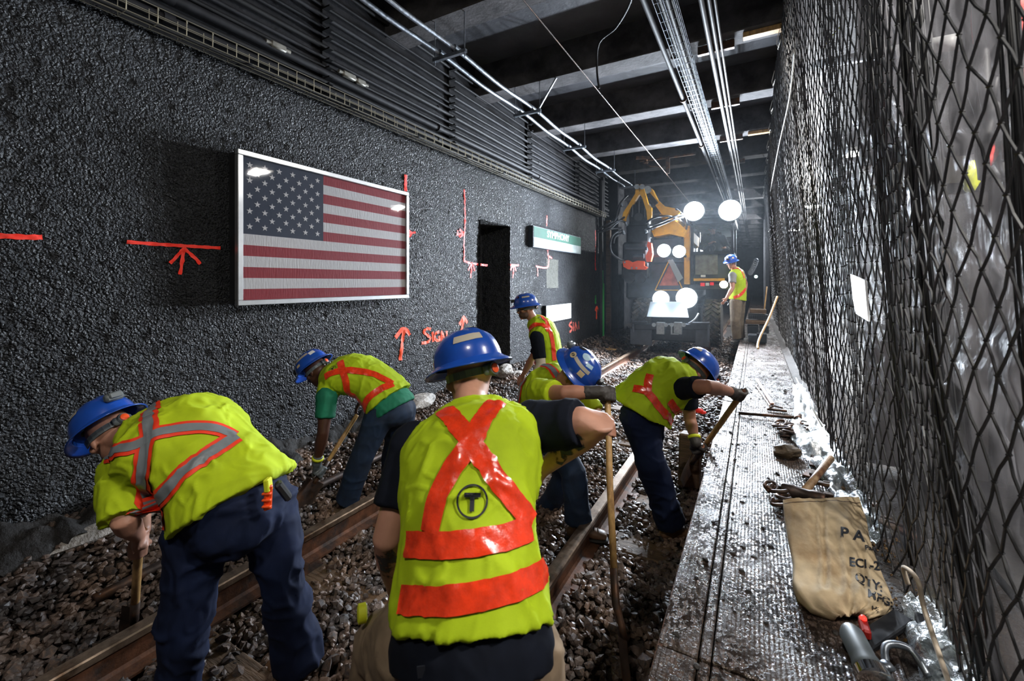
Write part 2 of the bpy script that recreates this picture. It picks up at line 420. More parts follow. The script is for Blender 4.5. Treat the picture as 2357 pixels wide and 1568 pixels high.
M_rstrip = mat('pale_reflective_sticker', (.48, .43, .34), .4)
M_stick = mat('cream_sticker', (.62, .5, .3), .5)
M_stick2 = mat('pale_blue_sticker', (.42, .62, .75), .45)
M_ink = mat('black_ink', (.008, .01, .016), .6)
M_white = mat('white_enamel', (.78, .8, .8), .35, vary=.05)
M_alu = mat('aluminium', (.62, .64, .66), .33, .85, vary=.08, vscale=12)
M_glass = mat('clear_glazing', (1, 1, 1), .03, trans=1, alpha=.22)
M_fred = mat('flag_red', (.25, .006, .016), .7, vary=.12, vscale=25, bump=.3, bscale=12, bdist=.01, stretch=(1, 6, 1))
M_fwht = mat('flag_white', (.55, .53, .54), .7, vary=.07, vscale=25, bump=.4, bscale=12, bdist=.01, stretch=(1, 6, 1))
M_fblu = mat('flag_blue', (.012, .020, .045), .7)
M_sgrn = mat('sign_green', (.006, .065, .04), .65, vary=.2, vscale=5, spec=.2)
M_sgry = mat('sign_grime', (.24, .27, .26), .65, spec=.2, vary=.2, vscale=6)
M_spray = mat('orange_spray_paint', (1, .085, .015), .6, alpha=(170, .38))
M_sprayr = mat('red_spray_paint', (.95, .025, .006), .55, alpha=(120, .26))
M_sprayg = mat('green_spray_paint', (.03, .55, .08), .6, alpha=(120, .42))
M_sprayf = mat('faded_spray_paint', (.75, .13, .09), .7, alpha=(190, .5))
M_yel = mat('machine_yellow', (.72, .36, .02), .42, vary=.15, vscale=6, col2=(.35, .2, .04), cscale=5, cthr=.64, coat=.2)
M_mgry = mat('machine_grey', (.045, .055, .07), .5, .2, vary=.3, vscale=5)
M_mdk = mat('machine_dark_steel', (.025, .027, .032), .42, .5, vary=.4, vscale=9, rvary=.12)
M_mor = mat('machine_orange', (.80, .09, .02), .4, vary=.15)
M_mred = mat('lens_red', (.6, .015, .02), .25, emit=(.8, .02, .03), estr=.4)
M_tyre = mat('tyre_rubber', (.035, .034, .033), .7, vary=.5, vscale=14, col2=(.11, .09, .075), cscale=9)
M_plate = mat('brushed_plate', (.42, .47, .5), .38, .7)
M_cglass = mat('cab_glass', (.5, .6, .65), .05, alpha=.05, spec=.4)
M_lens = mat('lit_lens', (1, 1, 1), .3, emit=(.80, .90, 1.0), estr=90)
M_lensw = mat('lit_warm_lens', (1, 1, 1), .3, emit=(1, .72, .42), estr=40)
M_lensp = mat('lit_lamp_face', (1, 1, 1), .3, emit=(1, .96, .9), estr=55)

M_net = mat('black_netting_cord', (.018, .019, .021), .38, vary=.3, vscale=20, spec=.7)
M_rope = mat('pale_rope', (.55, .55, .52), .7)
M_rusty2 = mat('pale_rusty_bar', (.55, .3, .2), .5, .3, vary=.3)
M_bag = mat('stained_canvas', (.44, .34, .21), .85, vary=.25, vscale=7, col2=(.28, .19, .1), cscale=4, cthr=.58, bump=.3, bscale=200, bdist=.002)
M_poly = mat('clear_polythene', (.26, .31, .34), .28, vary=.3, vscale=6, bump=.9, bscale=14, bdist=.03, trans=.25, alpha=.8)
M_panel = mat('white_board', (.50, .47, .47), .6, vary=.1, vscale=3)
M_cream2 = mat('cream_fascia', (.62, .60, .48), .45)
M_redp = mat('red_paint', (.45, .02, .015), .45, vary=.1)
M_redf = mat('red_nylon', (.85, .03, .02), .6, vary=.2, bump=.4, bscale=20, bdist=.01)
M_clod = mat('mud_clod', (.022, .018, .016), .7, vary=.4)
M_plfloor = mat('platform_concrete', (.09, .085, .08), .5, vary=.4, vscale=4, bump=.5, bscale=25)
M_crumb = mat('crumbled_mortar', (.30, .27, .24), .6, vary=.5, vscale=14, bump=.8, bscale=30, bdist=.02)
M_redglow = mat('red_marker_light', (.9, .02, .02), .3, emit=(1, .03, .02), estr=3)
M_yelg = mat('yellow_nylon', (.7, .75, .02), .6)

# wet, muddy walkway boards: smooth wet grooves and dry grit
def wetmat():
    m = bpy.data.materials.new('wet_boards'); m.use_nodes = True; nt = m.node_tree; N = nt.nodes; L = nt.links; b = N['Principled BSDF']
    tc = N.new('ShaderNodeTexCoord')
    def nz(sc, det, mapping=(1, 1, 1)):
        mp = N.new('ShaderNodeMapping'); mp.inputs['Scale'].default_value = mapping; L.new(tc.outputs['Object'], mp.inputs[0])
        n = N.new('ShaderNodeTexNoise'); n.inputs['Scale'].default_value = sc; n.inputs['Detail'].default_value = det; L.new(mp.outputs[0], n.inputs[0]); return n.outputs['Fac']
    def rng(s, a, b_, c, d):
        r = N.new('ShaderNodeMapRange'); r.inputs[1].default_value = a; r.inputs[2].default_value = b_; r.inputs[3].default_value = c; r.inputs[4].default_value = d
        L.new(s, r.inputs[0]); return r.outputs[0]
    def mth(op, a, b_):
        n = N.new('ShaderNodeMath'); n.operation = op
        for i, x in enumerate((a, b_)):
            if isinstance(x, (int, float)): n.inputs[i].default_value = x
            else: L.new(x, n.inputs[i])
        return n.outputs[0]
    grit = rng(nz(70, 8, (1, .7, 1)), .46, .52, 0, 1)            # clods and grit
    patch = rng(nz(2.2, 3), .35, .65, 0, 1)
    gr = mth('MULTIPLY', grit, rng(nz(5, 5), .35, .58, .35, 1))
    mx = N.new('ShaderNodeMix'); mx.data_type = 'RGBA'; mx.inputs[6].default_value = (.085, .058, .045, 1); mx.inputs[7].default_value = (.022, .014, .010, 1)
    L.new(gr, mx.inputs[0]); L.new(mx.outputs[2], b.inputs['Base Color'])
    ro = mth('ADD', mth('MULTIPLY', gr, .45), rng(patch, 0, 1, .14, .30)); L.new(ro, b.inputs['Roughness'])
    b.inputs['Specular IOR Level'].default_value = 1.0
    sp = N.new('ShaderNodeMapRange'); sp.inputs[3].default_value = 1.0; sp.inputs[4].default_value = .08; L.new(gr, sp.inputs[0]); L.new(sp.outputs[0], b.inputs['Specular IOR Level'])
    wave = N.new('ShaderNodeTexWave'); wave.wave_type = 'BANDS'; wave.bands_direction = 'X'; wave.inputs['Scale'].default_value = 22; wave.inputs['Distortion'].default_value = .6
    L.new(tc.outputs['Object'], wave.inputs[0])
    h = mth('ADD', mth('MULTIPLY', wave.outputs['Fac'], .22), mth('ADD', mth('MULTIPLY', grit, .9), mth('MULTIPLY', nz(90, 4), .5)))
    bp = N.new('ShaderNodeBump'); bp.inputs['Strength'].default_value = .8; bp.inputs['Distance'].default_value = .008
    L.new(h, bp.inputs['Height']); L.new(bp.outputs[0], b.inputs['Normal']); return m
M_wet = wetmat()
def meshmat():
    "fine woven shade mesh: partly see-through, scatters light"
    m = bpy.data.materials.new('fine_shade_mesh'); m.use_nodes = True; nt = m.node_tree; N = nt.nodes; L = nt.links
    for n in list(N): N.remove(n)
    out = N.new('ShaderNodeOutputMaterial'); mix = N.new('ShaderNodeMixShader'); tr = N.new('ShaderNodeBsdfTransparent'); ad = N.new('ShaderNodeMixShader')
    df = N.new('ShaderNodeBsdfTranslucent'); gl = N.new('ShaderNodeBsdfPrincipled')
    df.inputs[0].default_value = (.32, .32, .35, 1); gl.inputs['Base Color'].default_value = (.15, .16, .18, 1); gl.inputs['Roughness'].default_value = .30
    tc = N.new('ShaderNodeTexCoord'); mp = N.new('ShaderNodeMapping'); mp.inputs['Scale'].default_value = (1, 3, .8); L.new(tc.outputs['Object'], mp.inputs[0])
    n = N.new('ShaderNodeTexNoise'); n.inputs['Scale'].default_value = 7; n.inputs['Detail'].default_value = 6; L.new(mp.outputs[0], n.inputs[0])
    bp = N.new('ShaderNodeBump'); bp.inputs['Strength'].default_value = 1; bp.inputs['Distance'].default_value = .05; L.new(n.outputs['Fac'], bp.inputs['Height']); L.new(bp.outputs[0], gl.inputs['Normal'])
    r = N.new('ShaderNodeMapRange'); r.inputs[1].default_value = .35; r.inputs[2].default_value = .65; r.inputs[3].default_value = .18; r.inputs[4].default_value = .52
    L.new(n.outputs['Fac'], r.inputs[0]); ad.inputs[0].default_value = .55
    L.new(df.outputs[0], ad.inputs[1]); L.new(gl.outputs[0], ad.inputs[2]); L.new(r.outputs[0], mix.inputs[0]); L.new(tr.outputs[0], mix.inputs[1]); L.new(ad.outputs[0], mix.inputs[2])
    L.new(mix.outputs[0], out.inputs[0]); return m
M_mesh = meshmat()
def gauzemat():
    m = bpy.data.materials.new('white_gauze'); m.use_nodes = True; nt = m.node_tree; N = nt.nodes; L = nt.links
    for n in list(N): N.remove(n)
    out = N.new('ShaderNodeOutputMaterial'); mix = N.new('ShaderNodeMixShader'); a = N.new('ShaderNodeBsdfTranslucent'); b = N.new('ShaderNodeBsdfDiffuse'); a.inputs[0].default_value = (.85, .82, .83, 1); b.inputs[0].default_value = (.7, .67, .68, 1)
    tc = N.new('ShaderNodeTexCoord'); n = N.new('ShaderNodeTexNoise'); n.inputs['Scale'].default_value = 9; n.inputs['Detail'].default_value = 5; L.new(tc.outputs['Object'], n.inputs[0])
    bp = N.new('ShaderNodeBump'); bp.inputs['Strength'].default_value = .6; bp.inputs['Distance'].default_value = .03; L.new(n.outputs['Fac'], bp.inputs['Height']); L.new(bp.outputs[0], b.inputs['Normal']); L.new(bp.outputs[0], a.inputs['Normal'])
    L.new(a.outputs[0], mix.inputs[1]); L.new(b.outputs[0], mix.inputs[2]); L.new(mix.outputs[0], out.inputs[0]); return m
M_gauze = gauzemat()

# ================================================================ the setting
# --- left wall: sprayed rough concrete with a niche
WX = -3.70; WTOP = 3.36; NY0, NY1, NZ1 = 5.57, 6.49, 2.54; WEND = 11.6
def wall_x(y, z):
    P = np.stack([np.zeros_like(y) + .3, y, z], -1)
    r = WX + .014 * vn(P, 1.1, 3) + .003 * vn(P, 5, 4) + .006 * vn(P, 24, 5) + .007 * vn(P, 50, 6)
    r = r - .05 * np.clip((z - 3.22) / .14, 0, 1) ** 2
    rag = .03 * vn(P, 9, 8)                                     # rounded, ragged lips round the niche
    din = np.minimum(np.minimum(np.abs(y - NY0 + rag), np.abs(y - NY1 + rag)) + 9 * (z > NZ1 + .05), np.abs(z - NZ1) + 9 * ((y < NY0 - .05) | (y > NY1 + .05)))
    r = r - .02 * np.clip(1 - din / .06, 0, 1) ** 2
    # spots where the coat is thinner beside the flag box
    return r
def build_wall():
    ys = np.concatenate([np.arange(-1.6, .4, .06), np.arange(.4, 7.5, .0165), np.arange(7.5, WEND + .02, .028)]); zs = np.arange(-.25, WTOP + .001, .0165)
    ys[np.argmin(abs(ys - NY0))] = NY0; ys[np.argmin(abs(ys - NY1))] = NY1; zs[np.argmin(abs(zs - NZ1))] = NZ1
    Y, Z = np.meshgrid(ys, zs, indexing='ij'); X = wall_x(Y, Z); ny, nz = Y.shape
    V = np.stack([X, Y, Z], -1).reshape(-1, 3)
    i = np.arange((ny - 1) * (nz - 1)); a = i // (nz - 1) * nz + i % (nz - 1)
    Fq = np.stack([a, a + 1, a + nz + 1, a + nz], -1)
    yc = (V[Fq[:, 0], 1] + V[Fq[:, 2], 1]) / 2; zc = (V[Fq[:, 0], 2] + V[Fq[:, 2], 2]) / 2
    Fq = Fq[~((yc > NY0) & (yc < NY1) & (zc < NZ1))][:, ::-1]
    verts = V.tolist(); faces = Fq.tolist()
    def sheet(P0, U, Vv, nu, nv, amp, nrm):
        n0 = len(verts); U = np.array(U, float); Vv = np.array(Vv, float); nrm = np.array(nrm, float)
        A, B_ = np.meshgrid(np.linspace(0, 1, nu), np.linspace(0, 1, nv), indexing='ij')
        Q = np.array(P0) + A[..., None] * U + B_[..., None] * Vv; Q = Q + nrm * (amp * (vn(Q, 24, 9) + vn(Q, 48, 10)))[..., None]
        verts.extend(Q.reshape(-1, 3).tolist())
        for p in range(nu - 1):
            for q in range(nv - 1): k = n0 + p * nv + q; faces.append([k, k + 1, k + nv + 1, k + nv])
    sheet((-4.25, NY0, -.25), (.57, 0, 0), (0, 0, NZ1 + .25), 16, 90, .006, (0, 1, 0))
    sheet((-4.25, NY1, -.25), (.57, 0, 0), (0, 0, NZ1 + .25), 24, 120, .010, (0, 1, 0))
    sheet((-4.25, NY0, NZ1), (.57, 0, 0), (0, NY1 - NY0, 0), 16, 30, .008, (0, 0, 1))
    sheet((-4.25, NY0, -.25), (0, NY1 - NY0, 0), (0, 0, NZ1 + .25), 40, 90, .006, (1, 0, 0))
    sheet((-3.72, WEND, -.25), (-.5, 0, 0), (0, 0, WTOP + .25), 12, 90, .006, (0, 1, 0))
    sheet((-3.80, -1.6, WTOP), (.09, 0, 0), (0, WEND + 1.6, 0), 4, 300, .012, (0, 0, 1))
    o = pyd('wall_left', verts, faces, M_wall, smooth=True); o['kind'] = 'structure'; return o
wall = build_wall()
def struct(name, mb, m, smooth=False, label=None):
    o = mb.build(name, m, None, smooth); o['kind'] = 'structure'
    if label: o['label'] = label
    return o
b = MB(); b.box((-4.4, -2, 3.3), (-3.80, 12.2, 5.1)); b.box((-4.6, -2, -.3), (-4.26, 12, 3.3))
struct('wall_left_upper', b, M_soot)
b = MB(); b.box((-4.75, 11.6, -.4), (-4.25, 45, 5.1)); b.box((-4.3, 13.0, -.3), (-3.62, 13.7, 4.9), bev=.02); b.box((-4.3, 17.5, -.3), (-3.7, 18.2, 4.9)); b.box((-4.3, 22.5, -.3), (-3.7, 23.2, 4.9))
b.box((-3.86, 11.72, -.2), (-3.68, 11.86, 4.5)); b.box((-4.6, 45, -.4), (6, 45.3, 5.2))
struct('wall_left_far', b, M_soot)
b = MB(); b.box((-4.4, -2.2, 4.92), (6.4, 45, 5.15)); struct('ceiling', b, M_ceil)
b = MB(); b.box((-3.86, -2.6, -.5), (6.2, -2.35, 5.1)); struct('wall_back', b, M_soot)
BEAMY = [-1.95, -.05, 1.85, 3.72, 5.60, 7.50, 9.38, 11.25, 13.1, 15, 16.9, 18.8, 20.7, 22.6, 24.5, 26.4, 28.3, 30.2, 32.1, 34, 36, 38, 40, 42]
for i, y in enumerate(BEAMY):
    b = MB(); b.box((-3.82 if y < 12 else -4.3, y, 4.46), (.30, y + .34, 4.93), bev=.012)
    o = struct('ceiling_beam', b, M_beam); 
# edge girder that carries the roof over the platform side, haunches in the corner
b = MB(); b.box((.30, -2.3, 4.40), (.52, 45, 4.93)); struct('trim_1', b, M_soot)
for i, y in enumerate(()):
    b = MB(); b.prism([(-3.80, y + .02, 4.46), (-3.80, y + .02, 4.12), (-3.15, y + .02, 4.46)], (0, .30, 0)); struct('beam_haunch', b, M_beam)
# --- ballast bed
def gz(x, y):
    P = np.stack([np.asarray(x, float), np.asarray(y, float), np.zeros_like(np.asarray(x, float))], -1)
    z = -.165 + .045 * vn(P, 1.7, 21) + .03 * vn(P, 4.5, 22)
    z = z + np.clip((-2.75 - P[..., 0]) / .9, 0, 1) ** 1.2 * .26
    z = z + .05 * np.clip((P[..., 1] - 6) / 5, 0, 1)
    return z
xs = np.linspace(-3.95, -.2, 76); ys = np.concatenate([np.arange(-1.8, 12, .06), np.arange(12, 45.5, .5)])
Xg, Yg = np.meshgrid(xs, ys, indexing='ij'); Zg = gz(Xg, Yg) - .03
a, c = Xg.shape; fs = [[i * c + j, (i + 1) * c + j, (i + 1) * c + j + 1, i * c + j + 1] for i in range(a - 1) for j in range(c - 1)]
bed = pyd('ballast_bed', np.stack([Xg, Yg, Zg], -1).reshape(-1, 3).tolist(), fs, M_dirt, smooth=True); bed['kind'] = 'structure'
b = MB(); b.box((-5, -2.5, -.9), (6.2, 46, -.45)); struct('floor', b, M_dirt)
# stones
def rock(seed):
    r = np.random.default_rng(seed); t = (1 + 5 ** .5) / 2
    v = np.array([(-1, t, 0), (1, t, 0), (-1, -t, 0), (1, -t, 0), (0, -1, t), (0, 1, t), (0, -1, -t), (0, 1, -t), (t, 0, -1), (t, 0, 1), (-t, 0, -1), (-t, 0, 1)]) / 1.9
    v = v * r.uniform(.68, 1.25, (12, 1)) * r.uniform(.62, 1.1, (1, 3)); return v
RF = np.array([(0, 11, 5), (0, 5, 1), (0, 1, 7), (0, 7, 10), (0, 10, 11), (1, 5, 9), (5, 11, 4), (11, 10, 2), (10, 7, 6), (7, 1, 8), (3, 9, 4), (3, 4, 2), (3, 2, 6), (3, 6, 8), (3, 8, 9), (4, 9, 5), (2, 4, 11), (6, 2, 10), (8, 6, 7), (9, 8, 1)])
ROCKS = [rock(i) for i in range(14)]
def rotm(n):
    q = RNG.normal(size=(n, 4)); q /= np.linalg.norm(q, axis=1)[:, None]; w, x, y, z = q.T
    return np.stack([1 - 2 * (y * y + z * z), 2 * (x * y - z * w), 2 * (x * z + y * w), 2 * (x * y + z * w), 1 - 2 * (x * x + z * z), 2 * (y * z - x * w), 2 * (x * z - y * w), 2 * (y * z + x * w), 1 - 2 * (x * x + y * y)], -1).reshape(n, 3, 3)
XRL, XRR = -2.474, -.97
def sample(n, y0, y1, smin, smax):
    x = RNG.uniform(-3.72, -.31, n); y = RNG.uniform(y0, y1, n); s = RNG.uniform(smin, smax, n) / 2
    k = (np.abs(x - XRL) > .05) & (np.abs(x - XRR) > .05) & ~((x < -3.6) & (y > WEND)); return x[k], y[k], s[k]
parts = [sample(26000, .15, 4.6, .03, .052), sample(15000, 4.6, 9.0, .035, .06), sample(5500, 9, 15, .05, .08), sample(1500, -1.6, .2, .035, .06), sample(1500, .3, 4.6, .05, .075)]
sx, sy, ss = [np.concatenate([p[i] for p in parts]) for i in range(3)]
nearrail = np.minimum(np.abs(sx - XRL), np.abs(sx - XRR)) < .10
sz = gz(sx, sy) + RNG.uniform(-.02, .02, len(sx)) + ss * .15
sz = np.where(nearrail, np.minimum(sz, -.15), sz)
dep = sx * FW[0] + sy * FW[1]; lat = sx * RT[0] + sy * RT[1]
pxx = lat / np.maximum(dep, .01) * 1000 + 1178.5; pyy = 650 - (sz - CAMZ) / np.maximum(dep, .01) * 1000
vis = (dep > .4) & (pxx > 5) & (pxx < 1640) & (pyy < 1560) & (pyy > 700)
show = np.where(vis, ss / np.maximum(dep, .1), 0); order = np.argsort(-show); solo = order[:300]; rest = order[300:]
R_ = rotm(len(sx)); R_[:, 2, :] *= .8
vs = []; fs = []; n0 = 0
for k in range(14):
    idx = rest[np.arange(len(rest)) % 14 == k]
    V = np.einsum('nij,vj->nvi', R_[idx], ROCKS[k]) * ss[idx][:, None, None] + np.stack([sx, sy, sz], -1)[idx][:, None, :]
    vs.append(V.reshape(-1, 3)); fs.append((RF[None] + (np.arange(len(idx)) * 12)[:, None, None] + n0).reshape(-1, 3)); n0 += len(idx) * 12
V = np.concatenate(vs).astype(np.float32); Fc = np.concatenate(fs).astype(np.int32)
me = bpy.data.meshes.new('crushed_stones'); me.vertices.add(len(V)); me.vertices.foreach_set('co', V.ravel())
me.loops.add(len(Fc) * 3); me.loops.foreach_set('vertex_index', Fc.ravel()); me.polygons.add(len(Fc))
me.polygons.foreach_set('loop_start', np.arange(len(Fc), dtype=np.int32) * 3); me.update(calc_edges=True)
me.polygons.foreach_set('use_smooth', [False] * len(Fc))
me.materials.append(M_stone); o = link_mesh('crushed_stones', me, bed); o['kind'] = 'stuff'
rm = []
for k in range(14):
    m_ = bpy.data.meshes.new('stone'); m_.from_pydata(ROCKS[k].tolist(), [], RF.tolist()); m_.materials.append(M_stone); rm.append(m_)
for j, i in enumerate(solo):
    o = bpy.data.objects.new('stone', rm[j % 14]); COL.objects.link(o); o.parent = bed
    o.location = (sx[i], sy[i], sz[i] + .004); o.scale = (ss[i],) * 3; o.rotation_euler = RNG.uniform(0, 6, 3)
# --- timber ties (mostly buried)
for k in range(22):
    y = -.9 + k * .62
    b = MB(); b.box((-2.95, y, -.36), (-.48, y + .22, -.172), bev=.01); o = b.build('timber_tie', M_tie); o['kind'] = 'structure'
# --- rails
def rail(x, y0, y1, label):
    pr = [(-.07, -.17), (.07, -.17), (.07, -.158), (.02, -.145), (.009, -.13), (.009, -.05), (.034, -.034), (.036, -.006), (.03, 0), (-.03, 0), (-.036, -.006), (-.034, -.034), (-.009, -.05), (-.009, -.13), (-.02, -.145), (-.07, -.158)]
    r = thing('rail', (x, y0, -.17), label, 'rail')
    n = len(pr); vs = []; ysn = np.arange(y0, y1 + .3, .5)
    for y in ysn: vs += [(x + a_, y, b_) for a_, b_ in pr]
    fs = []; fm = []
    for i in range(len(ysn) - 1):
        for k in range(n): fs.append([i * n + k, i * n + (k + 1) % n, (i + 1) * n + (k + 1) % n, (i + 1) * n + k]); fm.append(1 if 6 <= k <= 10 else 0)
    fs += [list(range(n)), [(len(ysn) - 1) * n + k for k in range(n - 1, -1, -1)]]; fm += [0, 0]
    pyd('rail_bar', vs, fs, [M_rust, M_railtop], r, False, fm)
    for k in range(22):
        y = -.9 + k * .62 + .11
        if y < y0: continue
        b = MB(); b.box((x - .13, y - .09, -.175), (x + .13, y + .09, -.163)); b.box((x - .1, y - .02, -.17), (x - .06, y + .02, -.14)); b.box((x + .06, y - .02, -.17), (x + .1, y + .02, -.14)); b.build('tie_plate', M_rust, r)
    return r
rail(XRL, -1.6, 44, 'left rusty running rail behind the grey striped shirt worker')
rail(XRR, -1.6, 44, 'right running rail with a shiny wet head, beside the upright shovel')
# --- walkway of boards beside the track
WZ = .38
b = MB(); b.box((-.27, -1.9, -.5), (6.1, 45, WZ - .055)); struct('walkway_base', b, M_dirt)
wk = MB(); wk.box((-.285, -1.9, -.4), (-.27, 45, WZ - .004)); wko = struct('walkway_edge', wk, M_rust)
for (x0, x1) in ((-.285, -.163), (-.158, -.125), (-.120, .40)):
    y = -1.9
    while y < 26:
        L_ = 3.4 if y < 8 else 6
        b = MB(); b.box((x0, y + .004, WZ - .06), (x1, y + L_ - .004, WZ + random.uniform(-.003, .003)), bev=.004); o = b.build('board', M_wet, wko); y += L_
b = MB(); b.box((.405, -1.9, WZ - .08), (.85, 45, WZ - .012)); struct('walkway_gutter', b, M_dirt)
# clods of mud on the boards
b = MB()
for k in range(330):
    x = random.uniform(-.27, .40); y = random.uniform(1.0, 6.5) if k < 260 else random.uniform(6, 10); s = random.uniform(.004, .015) * (1.5 if random.random() < .1 else 1)
    Rm = Matrix.Rotation(random.uniform(0, 6), 3, 'Z')
    v = ROCKS[k % 14]; b.add([Rm @ Vector((p[0] * s * 1.3, p[1] * s, p[2] * s * .5)) + Vector((x, y, WZ + .003)) for p in v], RF.tolist())
o = b.build('mud_clods', M_clod, wko, kind='stuff')
# --- the platform beyond the net
b = MB(); b.box((.86, -2.2, -.4), (6.1, 45, WZ + .02)); struct('floor_platform', b, M_plfloor)
b = MB(); b.box((6.0, -2.4, 0), (6.2, 45, 5)); struct('wall_right', b, M_panel)
# --- dusty, humid air in the tunnel beyond the diggers
hz = bpy.data.materials.new('dusty_air'); hz.use_nodes = True; nt = hz.node_tree
for n in list(nt.nodes): nt.nodes.remove(n)
o_ = nt.nodes.new('ShaderNodeOutputMaterial'); v_ = nt.nodes.new('ShaderNodeVolumeScatter'); v_.inputs['Color'].default_value = (.8, .9, 1, 1); v_.inputs['Density'].default_value = .0016; v_.inputs['Anisotropy'].default_value = .55
nt.links.new(v_.outputs[0], o_.inputs['Volume'])
hz.cycles.homogeneous_volume = True
b = MB(); b.box((-3.6, 7.5, -.12), (.2, 20, 4.40)); o = b.build('dusty_air', hz); o['kind'] = 'stuff'; o['label'] = 'dusty air around the excavator lamps'; o['category'] = 'haze'
# ================================================================ people
def frame(fwd, up):
    f = Vector(fwd).normalized(); u = Vector(up); u = (u - f * u.dot(f)).normalized(); return f.cross(u), f, u      # right, forward, up
class Fig:
    def __init__(s, name, label, D, bulk=1.0, skin=None, group=None):
        s.D = D; s.k = bulk; s.skin = skin or M_skin
        foot = Vector(D['pelvis']); foot.z = min(D['ankL'].z, D['ankR'].z) - .09
        s.root = thing(name, foot, label, 'person', group)
        s.hr, s.hf, s.hu = frame(D['hf'], D['hu']); s.hc = Vector(D['head'])
    # torso centre line with widths
    def tors(s, mb, off, t0=-.12, t1=1.0, wide=1.0, deep=1.0, flare=0):
        D = s.D; P, Nk, M = Vector(D['pelvis']), Vector(D['neck']), Vector(D['mid'])
        hipv = (D['hipR'] - D['hipL']).normalized(); shv = (D['shR'] - D['shL']).normalized()
        st = [(-.3, .150, .105), (-.12, .150, .105), (0, .165, .118), (.18, .155, .115), (.38, .155, .118), (.58, .172, .125), (.75, .185, .122), (.88, .180, .100), (.97, .13, .075), (1.04, .075, .062)]
        pts = []; wd = []
        ts = sorted(set([t0, t1] + [q[0] for q in st if t0 < q[0] < t1]))
        for t in ts:
            for q0, q1 in zip(st, st[1:]):
                if q0[0] - 1e-6 <= t <= q1[0] + 1e-6: f = (t - q0[0]) / (q1[0] - q0[0]); w = q0[1] + (q1[1] - q0[1]) * f; d = q0[2] + (q1[2] - q0[2]) * f; break
            u = max(t, 0); p = P * ((1 - u) ** 2) + M * (2 * u * (1 - u)) + Nk * (u * u)
            if t < 0: p = P + (P - M).normalized() * (-t * .5)
            g = flare * max(0, (.35 - t)) if flare else 0
            pts.append(p); wd.append((w * s.k * wide + off + g, d * s.k * deep + off + g))
        sd = (hipv * .5 + shv * .5).normalized()
        mb.loft(pts, wd, sd, 24, cap=2 if off < 0 or t0 < -.13 else 3)
    def arm(s, mb, X, off, t=2.0, slim=1.0):
        D = s.D; a, e, w = Vector(D['sh' + X]), Vector(D['el' + X]), Vector(D['wr' + X]); k = slim * (.85 + .15 * s.k)
        R = [(0, .060), (.35, .056), (.8, .046), (1.0, .043), (1.3, .045), (1.7, .034), (2.0, .027)]
        pts = []; wd = []
        for q, r in R:
            if q > t + 1e-6: break
            pts.append(a.lerp(e, q) if q <= 1 else e.lerp(w, q - 1)); wd.append(r * k + off)
        if t not in [q for q, _ in R]:
            pts.append(a.lerp(e, t) if t <= 1 else e.lerp(w, t - 1)); wd.append(wd[-1] + .003)
        n = (e - a).cross(w - e); n = n if n.length > 1e-4 else (e - a).orthogonal()
        mb.loft(pts, wd, n.normalized(), 14, cap=1 if off > .003 else 2)
        mb.ell(a, (.070 * k + off, .068 * k + off, .068 * k + off))
    def leg(s, mb, X, off, t=2.0, r=None):
        D = s.D; a, e, w = Vector(D['hip' + X]), Vector(D['kn' + X]), Vector(D['ank' + X]); k = (.8 + .2 * s.k)
        R = r or [(0, .098), (.3, .090), (.8, .068), (1.0, .062), (1.3, .060), (1.7, .045), (2.0, .038)]
        pts = []; wd = []
        for q, rr in R:
            pts.append(a.lerp(e, q) if q <= 1 else e.lerp(w, q - 1)); wd.append(rr * k + off)
        mb.loft(pts, wd, (D['hipR'] - D['hipL']).normalized(), 16, cap=1 if r else 2)
    def headshape(s, mb, beard=False):
        r, f, u, c = s.hr, s.hf, s.hu, s.hc; A = (r, f, u)
        mb.ell(c + u * .035 - f * .008, (.076, .096, .088), A, 20)
        mb.ell(c - u * .045 + f * .022, (.056, .066, .068), A, 16)
        mb.ell(c - u * .092 + f * .058, (.030, .026, .022), A, 12)            # chin
        mb.ell(c + u * .022 + f * .080, (.052, .014, .012), A, 12)            # brow
        mb.tube([c + f * .085 + u * .012, c + f * .106 - u * .022, c + f * .092 - u * .034], [.008, .013, .010], 8)
        mb.ell(c + f * .092 - u * .034, (.017, .012, .009), A, 8)             # nostrils
        mb.ell(c + f * .082 - u * .058, (.024, .009, .0055), A, 8); mb.ell(c + f * .081 - u * .068, (.021, .009, .006), A, 8)
        for q in (-1, 1):
            mb.ell(c + r * (.050 * q) + f * .052 - u * .012, (.022, .022, .020), A, 10)          # cheek
            mb.ell(c + r * (.079 * q) - f * .006 - u * .008, (.007, .019, .030), (r, (f - u * .15).normalized(), u), 10)
            mb.ell(c + r * (.076 * q) + f * .003 - u * .032, (.006, .009, .010), A, 8)           # ear lobe
        nk = Vector(s.D['neck'])
        mb.loft([nk - (nk - c).normalized() * -.02, nk.lerp(c, .5), c - u * .02 - f * .02], [.062 * (.8 + .2 * s.k), .056, .055], r, 16, 2)
